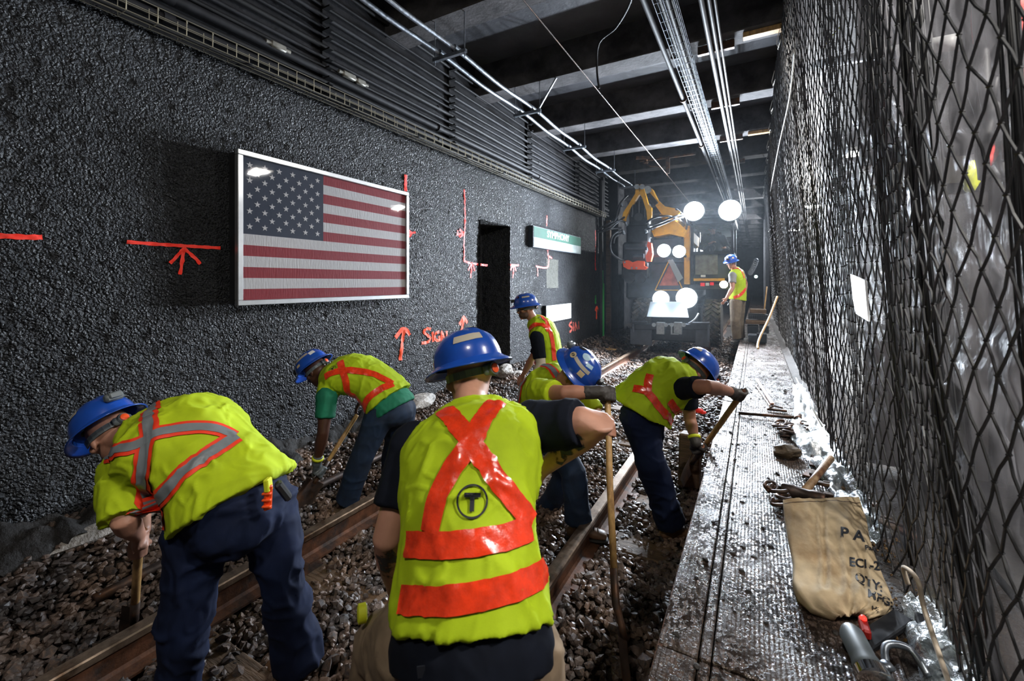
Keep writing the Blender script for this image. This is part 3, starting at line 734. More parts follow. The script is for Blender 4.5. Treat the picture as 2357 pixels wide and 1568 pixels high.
    def hand(s, mb, X, off=0.0):
        "fist round an axis (grip) or a relaxed hand; adds palm, four fingers, thumb"
        D = s.D; w = Vector(D['wr' + X]); e = Vector(D['el' + X]); g = D.get('grip' + X)
        if g:
            c, ax, sg = Vector(g[0]), Vector(g[1]).normalized(), g[2]; R = g[3] if len(g) > 3 else .017
            n = (w - c); n = n - ax * n.dot(ax); n = n.normalized() if n.length > 1e-3 else ax.orthogonal().normalized()
            sd = ax.cross(n) * sg; fr = .0085 + off
            def P(t, o, rr): return c + ax * o + (n * math.cos(t) + sd * math.sin(t)) * rr
            mb.loft([w, w.lerp(c + n * (R + .02), .5), c + n * (R + .016) - sd * .012, P(.75, 0, R + .022)], [(.030 + off, .024 + off), (.036 + off, .022 + off), (.044 + off, .017 + off), (.040 + off, .014 + off)], ax, 14, 2)
            for i in range(4):
                o = (i - 1.5) * .0205; L_ = (3.7, 4.0, 3.9, 3.4)[i]
                ts = [.45, .45 + L_ * .3, .45 + L_ * .6, .45 + L_ * .85, .45 + L_]
                mb.tube([P(t, o, R + fr * 1.05 + (.004 if q == 1 else 0)) for q, t in enumerate(ts)], [fr * 1.12, fr * 1.15, fr * 1.02, fr, fr * .85], 8)
            th = [P(-.35, -.038, R + .016), P(-1.05, -.036, R + .014), P(-1.8, -.024, R + .011), P(-2.5, -.016, R + .011)]
            mb.tube(th, [fr * 1.5, fr * 1.35, fr * 1.2, fr], 8)
        else:
            dr = (w - e).normalized(); pn = Vector(D.get('palm' + X, (0, 0, 1))); pn = (pn - dr * pn.dot(dr)).normalized(); sd = dr.cross(pn)
            mb.loft([w, w + dr * .04, w + dr * .085], [(.028 + off, .022 + off), (.040 + off, .017 + off), (.041 + off, .013 + off)], sd, 12, 2)
            for i in range(4):
                b0 = w + dr * .085 + sd * ((i - 1.5) * .0205); L_ = (.062, .075, .072, .056)[i]; fr = .0085 + off
                mb.tube([b0 - dr * .01, b0 + dr * L_ * .45 + pn * .006, b0 + dr * L_ * .75 + pn * .024, b0 + dr * L_ * .85 + pn * .042], [fr * 1.1, fr * 1.05, fr, fr * .8], 8)
            b0 = w + dr * .03 - sd * .03
            mb.tube([b0, b0 + dr * .03 - sd * .022 + pn * .012, b0 + dr * .055 - sd * .026 + pn * .028], [.013 + off, .011 + off, .009 + off], 8)
    def body(s, voxel=.0075):
        mb = MB(); s.tors(mb, -.006); s.headshape(mb)
        for X in 'LR': s.arm(mb, X, 0); s.leg(mb, X, -.004); s.hand(mb, X)
        for X in 'LR': a = Vector(s.D['ank' + X]); mb.ell(a - Vector((0, 0, .03)), (.04, .04, .05))
        s.bodyo = blob(mb, 'body', s.skin, s.root, voxel, 2)
        r, f, u, c = s.hr, s.hf, s.hu, s.hc
        if s.D.get('face'):
            for q in (-1, 1):
                e = c + r * (.031 * q) + f * .079 + u * .004; m = MB(); m.ell(e, (.0135, .011, .0095), (r, f, u), 10); eo = m.build('eye', M_white, s.root, True)
                m = MB(); m.ell(e + f * .008, (.006, .0045, .006), (r, f, u), 8); m.build('iris', M_ink, eo, True)
                m = MB(); m.tube([c + r * (.016 * q) + f * .090 + u * .023, c + r * (.034 * q) + f * .090 + u * .028, c + r * (.05 * q) + f * .078 + u * .022], [.004, .0045, .003], 6); m.build('eyebrow', M_hair, s.root, True)
        return s
    def tee(s, m, sleeve=.62, hem=-.10, off=.008, wr=.007, name='tee_shirt', fl=.0, seed=0, voxel=.009, wide=1.0, deep=1.0):
        mb = MB(); s.tors(mb, off, hem, 1.0, flare=fl, wide=wide, deep=deep)
        for X in 'LR':
            D = s.D; a, e = Vector(D['sh' + X]), Vector(D['el' + X]); k = .85 + .15 * s.k
            tt = [0, .3, .55, 1.0]; pts = [a.lerp(e, q * sleeve) for q in tt]; mb.loft(pts, [.074 * k + off, .070 * k + off, .068 * k + off, .066 * k + off], (e - a).orthogonal().normalized(), 16, cap=1)
            mb.ell(a, (.079 * k + off * .7,) * 3)
            nk = Vector(D['neck']); mb.loft([nk.lerp(a, .15) - (nk - D['mid']).normalized() * .03, nk.lerp(a, .55) - (nk - D['mid']).normalized() * .015, a], [.062, .062, .066], (D['neck'] - D['mid']).normalized(), 12, 2)
        s.teeo = blob(mb, name, m, s.root, voxel, 5, wr, 9, (1, 1, .6), seed); return s.teeo
    def vest(s, m, hem=-.05, off=.024, wr=.008, wf=9, seed=3, voxel=.009, wide=1.0, flare=.03, deep=1.0, name='safety_vest', top=.97):
        mb = MB(); s.tors(mb, off, hem, top, wide=wide, flare=flare, deep=deep)
        D = s.D; nk = Vector(D['neck'])
        for X in 'LR':
            a = Vector(D['sh' + X]); ax = (nk - D['mid']).normalized()
            mb.loft([nk.lerp(a, .2) - ax * .03, nk.lerp(a, .55) - ax * .008, nk.lerp(a, .86) - ax * .004], [.075 + off * .4, .075 + off * .4, .070 + off * .5], ax, 14, 2)
        s.vesto = blob(mb, name, m, s.root, voxel, 4, wr, wf, (1, 1, .5), seed); return s.vesto
    def pants(s, m, wr=.008, seed=5, hemr=.075, voxel=.010, loose=1.0, waist=.010):
        mb = MB(); s.tors(mb, waist, -.15, .16)
        for X in 'LR': s.leg(mb, X, .012, r=[(0, .108 * loose), (.15, .108 * loose), (.5, .094 * loose), (.9, .080 * loose), (1.0, .080 * loose), (1.25, .080 * loose), (1.6, .074 * loose), (1.86, hemr * loose), (1.96, hemr * loose * 1.03)])
        D = s.D; mb.loft([D['hipL'], D['pelvis'] - Vector((0, 0, .05)), D['hipR']], [.10, .105, .10], (0, 0, 1), 14, 2)
        s.panto = blob(mb, 'trousers', m, s.root, voxel, 5, wr, 7, (.7, .7, 1), seed); return s.panto
    def boots(s, m=None):
        for X in 'LR':
            a = Vector(s.D['ank' + X]); t = Vector(s.D['toe' + X]).normalized(); sd = t.cross(Vector((0, 0, 1))).normalized(); u = sd.cross(t)
            mb = MB(); z = -u * .075
            mb.loft([a + u * .05 - t * .01, a - t * .005, a + z * .45 - t * .01], [.052, .050, .050], sd, 14, 2)
            mb.loft([a + z * .75 - t * .055, a + z * .6 + t * .02, a + z * .72 + t * .10, a + z * .85 + t * .17], [(.040, .034), (.044, .046), (.048, .034), (.044, .026)], sd, 14, 2)
            bo = blob(mb, 'boot', m or M_boot, s.root, .008, 2)
            mb = MB(); mb.loft([a + z * 1.18 - t * .075, a + z * 1.18 + t * .02, a + z * 1.18 + t * .12, a + z * 1.18 + t * .19], [(.036, .014), (.036, .012), (.05, .013), (.042, .012)], sd, 14, 2); mb.build('sole', M_sole, bo, True)
            mb = MB()
            for i in range(4): p = a + z * (.42 + .08 * i) + t * (.045 + .028 * i) + u * .018; mb.tube([p - sd * .026, p + u * .008, p + sd * .026], .003, 5)
            mb.build('laces', M_hair, bo, True)
    def glove(s, X, m=None, cuff=.05, band=None):
        w = Vector(s.D['wr' + X]); e = Vector(s.D['el' + X]); d = (w - e).normalized(); mb = MB(); s.hand(mb, X, .004)
        mb.loft([w - d * cuff, w, w + d * .02], [.040, .037, .036], d.orthogonal().normalized(), 12, 2)
        g = blob(mb, 'glove', m or M_glove, s.root, .006, 2, .003, 40, (1, 1, 1), 7)
        if band: mb = MB(); mb.tube([w - d * (cuff + .006), w - d * (cuff - .014)], .043, 14); mb.build('glove_cuff', band, g, True)
        return g
    def hat(s, strips=(), knob=True, lamp=True, pack=False, stickers=(), tilt=0.0, scale=1.0, col=None, cap=False):
        r, f, u, c = s.hr, s.hf, s.hu, s.hc
        if tilt: q = Matrix.Rotation(tilt, 3, r); f = q @ f; u = q @ u
        k = scale; h0 = c + u * .060 - f * .004
        def pt(a, th, out=0):                       # dome: azimuth a from forward, elevation th
            rad = math.cos(th) ** .85 if th < PI / 2 else 0
            return h0 + (f * (math.cos(a) * .140 * k) + r * (math.sin(a) * .115 * k)) * rad * (1 + out) + u * (.118 * k * math.sin(th) ** .92 * (1 + out))
        NA, NT = 40, 10; vs = []; fs = []
        for i in range(NT):
            th = PI / 2 * i / NT
            for j in range(NA):
                a = 2 * PI * j / NA; p = pt(a, th)
                sa = abs(math.sin(a)); xr = (p - h0).dot(r)
                ridge = .007 * math.exp(-(xr / .012) ** 2) + .004 * math.exp(-((abs(xr) - .045) / .010) ** 2)
                vs.append(p + u * ridge * (math.sin(th) ** .5 if th > 0 else 0))
        vs.append(h0 + u * .123 * k)
        for i in range(NT - 1):
            for j in range(NA): j2 = (j + 1) % NA; fs.append([i * NA + j, i * NA + j2, (i + 1) * NA + j2, (i + 1) * NA + j])
        for j in range(NA): fs.append([(NT - 1) * NA + j, (NT - 1) * NA + (j + 1) % NA, NT * NA])
        n0 = len(vs)                                # brim: ring profiles outward, slight droop, with thickness
        prof = [(1.0, 0), (1.06, -.006), (1.16, -.012), (1.265, -.018), (1.27, -.022), (1.16, -.017), (1.0, -.006)]
        for q, dz in prof:
            for j in range(NA):
                a = 2 * PI * j / NA; fr = 1 + (.10 * max(0, math.cos(a)) ** 2 if q > 1.1 else 0)
                vs.append(h0 + f * (math.cos(a) * .140 * k * q * fr) + r * (math.sin(a) * .115 * k * q) + u * dz * k * (1 + .5 * abs(math.cos(a))))
        for i in range(len(prof) - 1):
            for j in range(NA): j2 = (j + 1) % NA; fs.append([n0 + i * NA + j2, n0 + i * NA + j, n0 + (i + 1) * NA + j, n0 + (i + 1) * NA + j2])
        fs = [g[::-1] if idx >= len(fs) else g for idx, g in enumerate(fs)]
        H = pyd('hard_hat', vs, fs, col or M_blue, s.root, True); s.hato = H
        bm = bmesh.new(); bm.from_mesh(H.data); bmesh.ops.recalc_face_normals(bm, faces=bm.faces[:])
        tf_ = max(bm.faces, key=lambda q: (q.calc_center_median() - h0).dot(u))
        if tf_.normal.dot(u) < 0: bmesh.ops.reverse_faces(bm, faces=bm.faces[:])
        bm.to_mesh(H.data); bm.free(); H.data.update(); B = bvh(H)
        mb = MB(); arc = [h0 - u * .050 + f * (math.cos(a) * .100 * k) + r * (math.sin(a) * .084 * k) for a in [PI * .35 + PI * 1.3 * i / 16 for i in range(17)]]
        for i in range(16): mb.bar(arc[i], arc[i + 1], .006, .026, up=u)
        if knob:
            kb = h0 - f * .106 * k - u * .052; mb.obox(kb, r, (.075, .022, .038), .008, up=u); mb.lathe(kb, -f, [(.024, 0), (.026, .012), (.022, .020)], 18)
            sp = mb.build('headband', M_plgry, H, 'auto')
            mb = MB(); mb.lathe(kb - f * .019, -f, [(.0165, 0), (.0165, .005), (.012, .007)], 18); mb.build('ratchet_knob', M_oknob, H, 'auto')
        else: mb.build('headband', M_plblk, H, True)
        if lamp:
            lp = pt(0, .45) + f * .012; mb = MB(); mb.obox(lp, r, (.055, .030, .034), .007, up=u); mb.lathe(lp + f * .014, f, [(.016, 0), (.018, .012), (.014, .014)], 14); mb.build('head_lamp', M_plblk, H, 'auto')
            m = MB(); m.ell(lp + f * .012 - u * .016 + r * .018, (.008, .008, .006), (r, f, u), 8); m.build('lamp_button', M_oknob, H, True)
        if pack:
            lp = pt(PI, .42) - f * .014; mb = MB(); mb.obox(lp, r, (.072, .030, .036), .008, up=(u - f * .5).normalized()); mb.obox(lp - f * .016, r, (.05, .014, .028), .005, up=(u - f * .5).normalized()); mb.build('battery_pack', M_plgry, H, 'auto')
        for (a0, a1, th, w) in strips:
            P = [pt(-(a0 + (a1 - a0) * i / 6), th) for i in range(7)]; V_, F_ = ribbon(B, P, w, .0022); pyd('reflective_strip', V_, F_, M_rstrip, H, True)
        for (a, th, w, hh, mm, txt) in stickers:
            p = pt(-a, th); n = (p - (h0 + u * .02)).normalized(); X = u.cross(n).normalized(); Y = n.cross(X)
            if hh == 0: ring = [(w / 2 * math.cos(q), w / 2 * math.sin(q)) for q in [2 * PI * i / 20 for i in range(20)]]; V2, F2 = sub2d(ring, [list(range(20))], .02)
            else: V2, F2 = sub2d([(-w / 2, -hh / 2), (w / 2, -hh / 2), (w / 2, hh / 2), (-w / 2, hh / 2)], [[0, 1, 2, 3]], .015)
            V3, F3 = decal2d(B, p, X, Y, V2, F2, .0022); st = pyd('sticker', V3, F3, mm, H, True)
            if txt:
                tv, tf = textmesh(txt, (w if hh == 0 else hh) * (.62 if len(txt) < 4 else .34), .02); V3, F3 = decal2d(B, p, X, Y, tv, tf, .0036); pyd('lettering', V3, F3, M_ink, st)
        return H
    def bands(s, lst, on=None, parent=None, name='reflective_band'):
        "lst: (pixel path, width, material[, trim material])"
        o = on or s.vesto; B = bvh(o)
        for it in lst:
            P = pxpts(B, it[0]); 
            if len(P) < 2: continue
            if len(it) > 3:
                V_, F_ = ribbon(B, P, it[1], .006); pyd(name, V_, F_, it[3], o, True)
                V_, F_ = ribbon(B, P, it[1] * .56, .0085); q = pyd('silver_tape', V_, F_, it[2], o, True)
            else:
                V_, F_ = ribbon(B, P, it[1], .0015 if it[2] is M_tattoo else .0065); pyd(name, V_, F_, it[2], o, True)
    def emblem(s, px, py, rad, on=None, ang=0.0, solid=False):
        "circled T printed on the cloth"
        o = on or s.vesto; B = bvh(o); P = pxpts(B, [(px, py)])
        if not P: return
        p = P[0]; _, n, _, _ = B.find_nearest(p); n = (n + (Vector((0, 0, CAMZ)) - p).normalized()).normalized()
        Y = Vector((0, 0, 1)); Y = (Y - n * Y.dot(n)).normalized(); X = Y.cross(n)
        X, Y = X * math.cos(ang) + Y * math.sin(ang), Y * math.cos(ang) - X * math.sin(ang)
        vs, fs = stroke2d([(rad * math.cos(2 * PI * i / 48), rad * math.sin(2 * PI * i / 48)) for i in range(49)], rad * .13)
        def add(v2, f2):
            k = len(vs); vs.extend(v2); fs.extend([[i + k for i in f] for f in f2])
        for (x0, x1, y0, y1) in ((-.56, .56, .22, .50), (-.15, .15, -.62, .24)):
            v2 = [(x * rad, y * rad) for x, y in ((x0, y0), (x1, y0), (x1, y1), (x0, y1))]; add(*sub2d(v2, [[0, 1, 2, 3]], rad * .25))
        V_, F_ = decal2d(B, p, X, Y, vs, fs, .006); pyd('circled_t_emblem', V_, F_, M_ink, o)

def chk(n, D):
    L_ = lambda a, b: (Vector(D[a]) - Vector(D[b])).length
    print('FIG %s torso %.2f sh %.2f upL %.2f foL %.2f upR %.2f foR %.2f thL %.2f shL %.2f thR %.2f shR %.2f ank %.2f %.2f neckhead %.2f' % (n, L_('pelvis', 'neck'), L_('shL', 'shR'), L_('shL', 'elL'), L_('elL', 'wrL'), L_('shR', 'elR'), L_('elR', 'wrR'), L_('hipL', 'knL'), L_('knL', 'ankL'), L_('hipR', 'knR'), L_('knR', 'ankR'), D['ankL'].z, D['ankR'].z, L_('neck', 'head')))
V = Vector
# L and R below are the person's sides as they fall left and right in the picture when seen from behind
# ---- A: foreground man seen from behind
D = dict(head=J(1082, 871, 1.60), hf=cv(-.76, .60, -.34), hu=cv(-.26, .30, 1), neck=J(1084, 968, 1.43), mid=J(1078, 1110, 1.20), pelvis=J(1085, 1470, 1.08),
         shL=J(955, 1035, 1.36), shR=J(1225, 985, 1.41), elL=J(893, 1235, 1.24), wrL=J(915, 1370, 1.42), elR=J(1385, 968, 1.28), wrR=J(1255, 1075, 1.46),
         hipL=J(970, 1490, 1.16), hipR=J(1175, 1500, 1.08), knL=J(880, 1490, 1.44), ankL=J(850, 1840, 1.42), knR=J(1235, 1800, 1.20), ankR=J(1190, 2150, 1.16),
         toeL=cv(-.2, 1, 0), toeR=cv(.2, 1, 0), palmL=cv(0, 0, -1), palmR=cv(-1, 0, 0))
chk('A', D)
A = Fig('person', 'man seen from behind in the centre foreground, large circled T on his hi-vis vest', D, 1.06)
A.body(.0075); A.tee(M_navy, .72, -.10, .008, .007, seed=11, voxel=.008, wide=1.0, deep=.94, fl=.075); A.vest(M_hiviz, .055, .026, .016, seed=31, voxel=.008, flare=.055, wf=11); A.pants(M_khaki, .018, 15, loose=1.12)
A.hat(strips=[(PI * .62, PI * .93, .62, .030), (-PI * .2, PI * .12, .62, .026)], stickers=[(PI * 1.15, 1.22, .052, .030, M_stick, 'LOCAL')], tilt=-.02)
A.bands([([(1022, 945), (1085, 1020), (1150, 1110), (1185, 1160), (1222, 1205)], .056, M_band), ([(1145, 925), (1085, 1020), (1040, 1080), (1005, 1150), (990, 1225)], .056, M_band),
         ([(938, 1252), (1040, 1255), (1150, 1240), (1220, 1215), (1282, 1192)], .058, M_band), ([(922, 1380), (1020, 1382), (1130, 1365), (1230, 1330), (1286, 1302)], .058, M_band)])
A.emblem(1087, 1154, .037, ang=-.04)
A.bands([([(1275, 1060), (1300, 1035), (1345, 1010)], .05, M_tattoo)], on=A.bodyo, name='tattoo'); A.bands([([(878, 1270), (895, 1300), (905, 1330)], .06, M_tattoo)], on=A.bodyo, name='tattoo')
m = MB(); q = pxpts(bvh(A.panto), [(862, 1418)])[0] + cv(-.02, -.01, .02); m.lathe(q, cv(-1, -.4, 0), [(.018, 0), (.028, .004), (.028, .026), (.018, .03)], 18); m.build('tape_measure', M_yelg, A.root, 'auto')
m = MB(); q = J(970, 1547, .96); m.obox(q, cv(1, .05, .1), (.018, .003, .026)); m.build('pocket_label', M_ink, A.root)
# ---- B: left man in the grey striped shirt
D = dict(head=J(258, 1003, 1.96), hf=cv(-.68, .25, -.66), hu=cv(-.62, .12, .74), neck=J(345, 1000, 1.93), mid=J(480, 990, 1.90), pelvis=J(548, 1165, 1.83),
         shL=J(290, 1085, 1.80), shR=J(400, 975, 2.10), elL=J(285, 1198, 1.70), wrL=J(318, 1234, 1.82), elR=J(318, 1140, 2.10), wrR=J(330, 1222, 1.92),
         hipL=J(460, 1208, 1.78), hipR=J(608, 1150, 1.92), knL=J(432, 1400, 1.76), ankL=J(400, 1680, 1.76), knR=J(650, 1340, 1.88), ankR=J(692, 1522, 1.96),
         toeL=cv(-.8, .6, 0), toeR=cv(-.85, .3, 0))
hx = (J(312, 1400, 1.9) - J(322, 1225, 1.86))
D['gripL'] = (J(319, 1240, 1.855), -hx, 1); D['gripR'] = (J(318, 1262, 1.875), -hx, -1)
chk('B', D)
Bf = Fig('person', 'stooping man at far left in a hi-vis shirt with crossed grey and orange stripes', D, 1.12)
Bf.body(.0075); tb = Bf.tee(M_tee, 1.0, .03, .020, .020, 'hi_vis_shirt', .10, 41, .0085, wide=1.12, deep=1.2); Bf.pants(M_pants, .024, 17, .088, loose=1.04, waist=.030); Bf.boots()
Bf.hat(strips=[(PI * .25, PI * .62, .75, .026)], pack=True, stickers=[(PI * .28, .3, .03, 0, M_ink, '')])
tr = [([(352, 935), (345, 985), (336, 1040), (330, 1095), (338, 1150), (345, 1180)], .070, M_silver, M_trimo), ([(255, 1050), (300, 1030), (370, 995), (440, 985), (505, 990), (540, 1005)], .062, M_silver, M_trimo),
      ([(545, 1005), (480, 1045), (420, 1090), (375, 1140), (348, 1190), (346, 1212)], .070, M_silver, M_trimo)]
Bf.bands(tr, on=tb)
m = MB(); q = J(617, 1128, 1.69); m.obox(q + Vector((0, 0, .02)), cv(.1, 0, -1), (.05, .035, .02), .004); Q = m.build('clip_pouch', M_yelg, Bf.root)
m = MB(); m.obox(q - Vector((0, 0, .03)), cv(-.1, .1, -1), (.10, .028, .016), .004)
for i in range(3): m.obox(q + cv(0, -.01, -.01 - .025 * i), cv(1, 0, 0), (.034, .014, .008), .002)
m.build('orange_marker_clip', M_oknob, Bf.root)
m = MB(); q = J(652, 1130, 1.80); m.obox(q, cv(.5, .3, -1), (.09, .045, .03), .008); m.build('belt_pouch', M_plblk, Bf.root)
# ---- C: man in the green tee near the wall
D = dict(head=J(728, 855, 3.58), hf=cv(-.72, .1, -.66), hu=cv(-.66, .15, .72), neck=J(758, 868, 3.55), mid=J(850, 835, 3.50), pelvis=J(905, 935, 3.42),
         shL=J(752, 915, 3.35), shR=J(830, 845, 3.72), elL=J(744, 995, 3.28), wrL=J(730, 1062, 3.32), elR=J(888, 852, 3.86), wrR=J(838, 915, 3.78),
         hipL=J(880, 945, 3.36), hipR=J(925, 940, 3.5), knL=J(835, 1045, 3.34), ankL=J(797, 1158, 3.40), knR=J(905, 1050, 3.62), ankR=J(898, 1135, 3.72), toeL=cv(-1, .2, 0), toeR=cv(-.8, .5, 0))
hx = (J(675, 1190, 3.2) - J(805, 975, 3.55)); D['gripL'] = (J(737, 1085, 3.38), -hx, 1); D['palmR'] = cv(0, 0, -1)
chk('C', D)
C = Fig('person', 'bent dark-skinned man in a green tee and orange-banded vest digging close to the wall', D, .98, M_skind)
C.body(.0085); C.tee(M_green, .60, -.07, .006, .007, seed=51, fl=.08); C.vest(M_hiviz, .07, .032, .012, seed=61, flare=.10); C.pants(M_jeans, .010, 19, loose=1.02); C.boots(M_sole)
C.hat(strips=[(PI * .3, PI * .72, .72, .026)], knob=True, stickers=[(PI * .80, .55, .045, .035, M_white, ''), (PI * .42, .3, .04, .02, M_stick, '')])
C.bands([([(783, 832), (795, 872), (804, 905), (815, 930), (828, 945)], .052, M_band), ([(748, 868), (775, 856), (810, 853), (860, 862), (903, 884)], .052, M_band), ([(905, 884), (870, 900), (843, 925), (826, 955), (822, 968)], .052, M_band)])
C.emblem(766, 850, .028, ang=.6)
C.glove('L', M_plgry, .03, M_yelg)
# ---- D: man with the 69 sticker, facing right
D = dict(head=J(1322, 862, 2.74), hf=cv(.55, -.35, -.72), hu=cv(.50, -.42, .74), neck=J(1282, 885, 2.84), mid=J(1222, 880, 3.02), pelvis=J(1245, 985, 3.12),
         shL=J(1335, 905, 3.00), shR=J(1240, 905, 2.68), elR=J(1300, 905, 2.46), wrR=J(1378, 903, 2.42), elL=J(1385, 975, 2.86), wrL=J(1404, 965, 2.62),
         hipR=J(1262, 1000, 3.05), hipL=J(1290, 995, 3.22), knR=J(1320, 1085, 2.92), ankR=J(1332, 1205, 2.92), knL=J(1300, 1100, 3.25), ankL=J(1255, 1180, 3.45), toeR=cv(1, -.1, -.05), toeL=cv(1, 0, 0))
hx = (J(1437, 1520, 1.9) - J(1398, 930, 2.42)); D['gripR'] = (J(1401, 908, 2.43), -hx, 1); D['gripL'] = (J(1402, 990, 2.36), -hx, -1)
chk('D', D)
Df = Fig('person', 'man with a number 69 sticker on his blue hard hat, reaching for the upright shovel', D, 1.02, M_skinr)
Df.body(.008); tb = Df.tee(M_tee, .66, -.08, .012, .010, 'hi_vis_shirt', .03, 71); Df.pants(M_jeans, .010, 21, .08); Df.boots()
Df.hat(strips=[(-PI * .66, -PI * .30, .62, .022)], pack=True, stickers=[(-PI * .72, .55, .042, 0, M_stick, '69'), (-PI * .36, .95, .044, .024, M_stick2, ''), (-PI * .40, .32, .040, .034, M_stick, ''), (PI * .98, 1.05, .05, 0, M_ink, ''), (-PI * .6, 1.22, .055, 0, M_stick2, '')])
Df.bands([([(1248, 842), (1270, 850), (1283, 870)], .058, M_silver, M_trimo), ([(1200, 865), (1180, 885), (1168, 905), (1158, 925)], .058, M_silver, M_trimo)], on=tb)
Df.glove('R', M_glove, .07)
# ---- E: right man digging by the walkway
D = dict(head=J(1598, 858, 3.10), hf=cv(.62, .05, -.75), hu=cv(.80, .15, .55), neck=J(1568, 880, 3.04), mid=J(1510, 880, 3.02), pelvis=J(1476, 943, 3.02),
         shR=J(1572, 893, 2.86), shL=J(1580, 885, 3.22), elR=J(1628, 890, 2.64), wrR=J(1688, 903, 2.82), elL=J(1588, 965, 3.22), wrL=J(1600, 1015, 3.12),
         hipR=J(1468, 950, 2.95), hipL=J(1488, 950, 3.12), knR=J(1498, 1065, 2.88), ankR=J(1545, 1208, 2.98), knL=J(1490, 1060, 3.15), ankL=J(1535, 1175, 3.28), toeR=cv(1, .1, 0), toeL=cv(1, .2, 0))
hx = (J(1583, 1085, 3.45) - J(1697, 925, 2.86)); D['gripR'] = (J(1704, 906, 2.84), -hx, 1); D['gripL'] = (J(1612, 1032, 3.20), -hx, 1)
chk('E', D)
E = Fig('person', 'bent man in navy tee and orange-striped vest digging beside the walkway', D, 1.02, M_skinr)
E.body(.008); E.tee(M_navy, .68, -.02, .004, .006, seed=81); E.vest(M_hiviz, -.02, .032, .016, seed=91, flare=.11, deep=1.30); E.pants(M_pants, .018, 23, .085, loose=1.08); E.boots()
E.hat(knob=True, strips=[(PI * .9, PI * 1.2, .5, .02)])
E.bands([([(1458, 895), (1490, 903), (1515, 935), (1545, 975), (1572, 1020)], .052, M_band), ([(1497, 862), (1492, 880), (1490, 900)], .052, M_band), ([(1540, 922), (1565, 955), (1578, 990)], .052, M_band)])
E.glove('R', M_glove, .03); E.glove('L', M_glove, .03, M_yelg)
m = MB(); q = J(1502, 1035, 2.86); m.lathe(q + cv(0, 0, -.05), cv(.2, 0, 1), [(.02, 0), (.026, .01), (.026, .06), (.012, .075), (.012, .09)], 12); m.build('water_bottle', M_glass, E.root, 'auto')
m = MB(); m.bar(J(1506, 1032, 2.84), J(1537, 1038, 2.84), .004, .010); m.build('reflective_tab', M_rstrip, E.root)
# ---- F: bearded man with glasses in front of the wall
D = dict(head=J(1211, 712, 5.0), hf=cv(-.98, -.15, -.14), hu=cv(-.12, 0, 1), neck=J(1233, 743, 5.02), mid=J(1262, 765, 5.02), pelvis=J(1268, 868, 4.98),
         shL=J(1236, 778, 4.82), shR=J(1256, 772, 5.2), elL=J(1245, 838, 4.76), wrL=J(1225, 880, 4.66), elR=J(1225, 825, 5.3), wrR=J(1205, 862, 5.15),
         hipL=J(1255, 875, 4.9), hipR=J(1262, 875, 5.08), knL=J(1218, 930, 4.85), ankL=J(1245, 995, 4.95), knR=J(1225, 928, 5.1), ankR=J(1250, 992, 5.15), toeL=cv(-1, 0, 0), toeR=cv(-1, .1, 0), face=1, palmL=cv(0, 0, -1), palmR=cv(0, 0, -1))
chk('F', D)
Ff = Fig('person', 'bearded man with glasses in profile facing left, navy sleeve, in front of the dark niche', D, 1.14, M_skinr)
Ff.body(.007); Ff.tee(M_navy, .80, -.05, .006, .007, seed=101); Ff.vest(M_hiviz, .0, .030, .012, seed=111, flare=.02); Ff.pants(M_pants, .008, 25); Ff.boots()
Ff.hat(strips=[(PI * .35, PI * .62, .78, .022)], lamp=True, stickers=[(PI * .2, .8, .03, 0, M_ink, '')])
r, f, u, c = Ff.hr, Ff.hf, Ff.hu, Ff.hc
m = MB()
for q in (-1, 1):
    m.tube([c + r * (.033 * q) + f * .100 + u * .004 + (r * math.cos(a) * .024 + u * math.sin(a) * .017) for a in [2 * PI * i / 14 for i in range(15)]], .0024, 6)
    m.tube([c + r * (.057 * q) + f * .098 + u * .006, c + r * (.078 * q) + f * .03 + u * .006, c + r * (.080 * q) - f * .01], .0024, 6)
m.tube([c + r * .01 + f * .103 + u * .006, c - r * .01 + f * .103 + u * .006], .0024, 6); m.build('glasses', M_plblk, Ff.root, True)
m = MB(); m.ell(c - u * .054 + f * .028, (.062, .070, .056), (r, f, u), 20); m.build('beard', M_beard, Ff.root, True)
Ff.bands([([(1213, 762), (1232, 748), (1252, 750), (1262, 762)], .052, M_band), ([(1246, 727), (1262, 752), (1272, 790), (1276, 830)], .052, M_band), ([(1218, 835), (1232, 838), (1248, 836)], .05, M_band)])
Ff.emblem(1244, 733, .03, ang=.4)
m = MB(); e, w = Vector(D['elL']), Vector(D['wrL']); a_ = Vector(D['shL']); m.loft([a_.lerp(e, .78), e, e.lerp(w, .4)], [.058, .056, .050], (0, 0, 1), 14, 2); m.build('undershirt_sleeve', M_cream, Ff.root, True)
# ---- G: standing man by the excavator
D = dict(head=J(1683, 606, 8.9), hf=cv(-.75, -.62, -.22), hu=cv(-.06, 0, 1), neck=J(1692, 622, 8.92), mid=J(1704, 650, 8.95), pelvis=J(1698, 690, 8.95),
         shL=J(1686, 634, 8.78), shR=J(1704, 628, 9.15), elL=J(1686, 663, 8.68), wrL=J(1672, 687, 8.60), elR=J(1716, 652, 9.35), wrR=J(1714, 678, 9.3),
         hipL=J(1694, 694, 8.88), hipR=J(1702, 694, 9.05), knL=J(1692, 738, 8.82), ankL=J(1696, 780, 8.9), knR=J(1702, 738, 9.1), ankR=J(1706, 778, 9.2), toeL=cv(-.8, -.5, 0), toeR=cv(-.6, -.5, 0), face=1, palmL=cv(-.3, .5, 0), palmR=cv(0, 1, 0))
chk('G', D)
G = Fig('person', 'standing man in a grey tee and open hi-vis vest beside the excavator, looking back', D, .96, M_skinr)
G.body(.009); G.tee(M_grey, .62, -.08, .004, .005, seed=121); G.vest(M_hiviz, -.02, .024, .008, seed=131, flare=.07); G.pants(M_olive, .010, 27, .07); G.boots(M_sole)
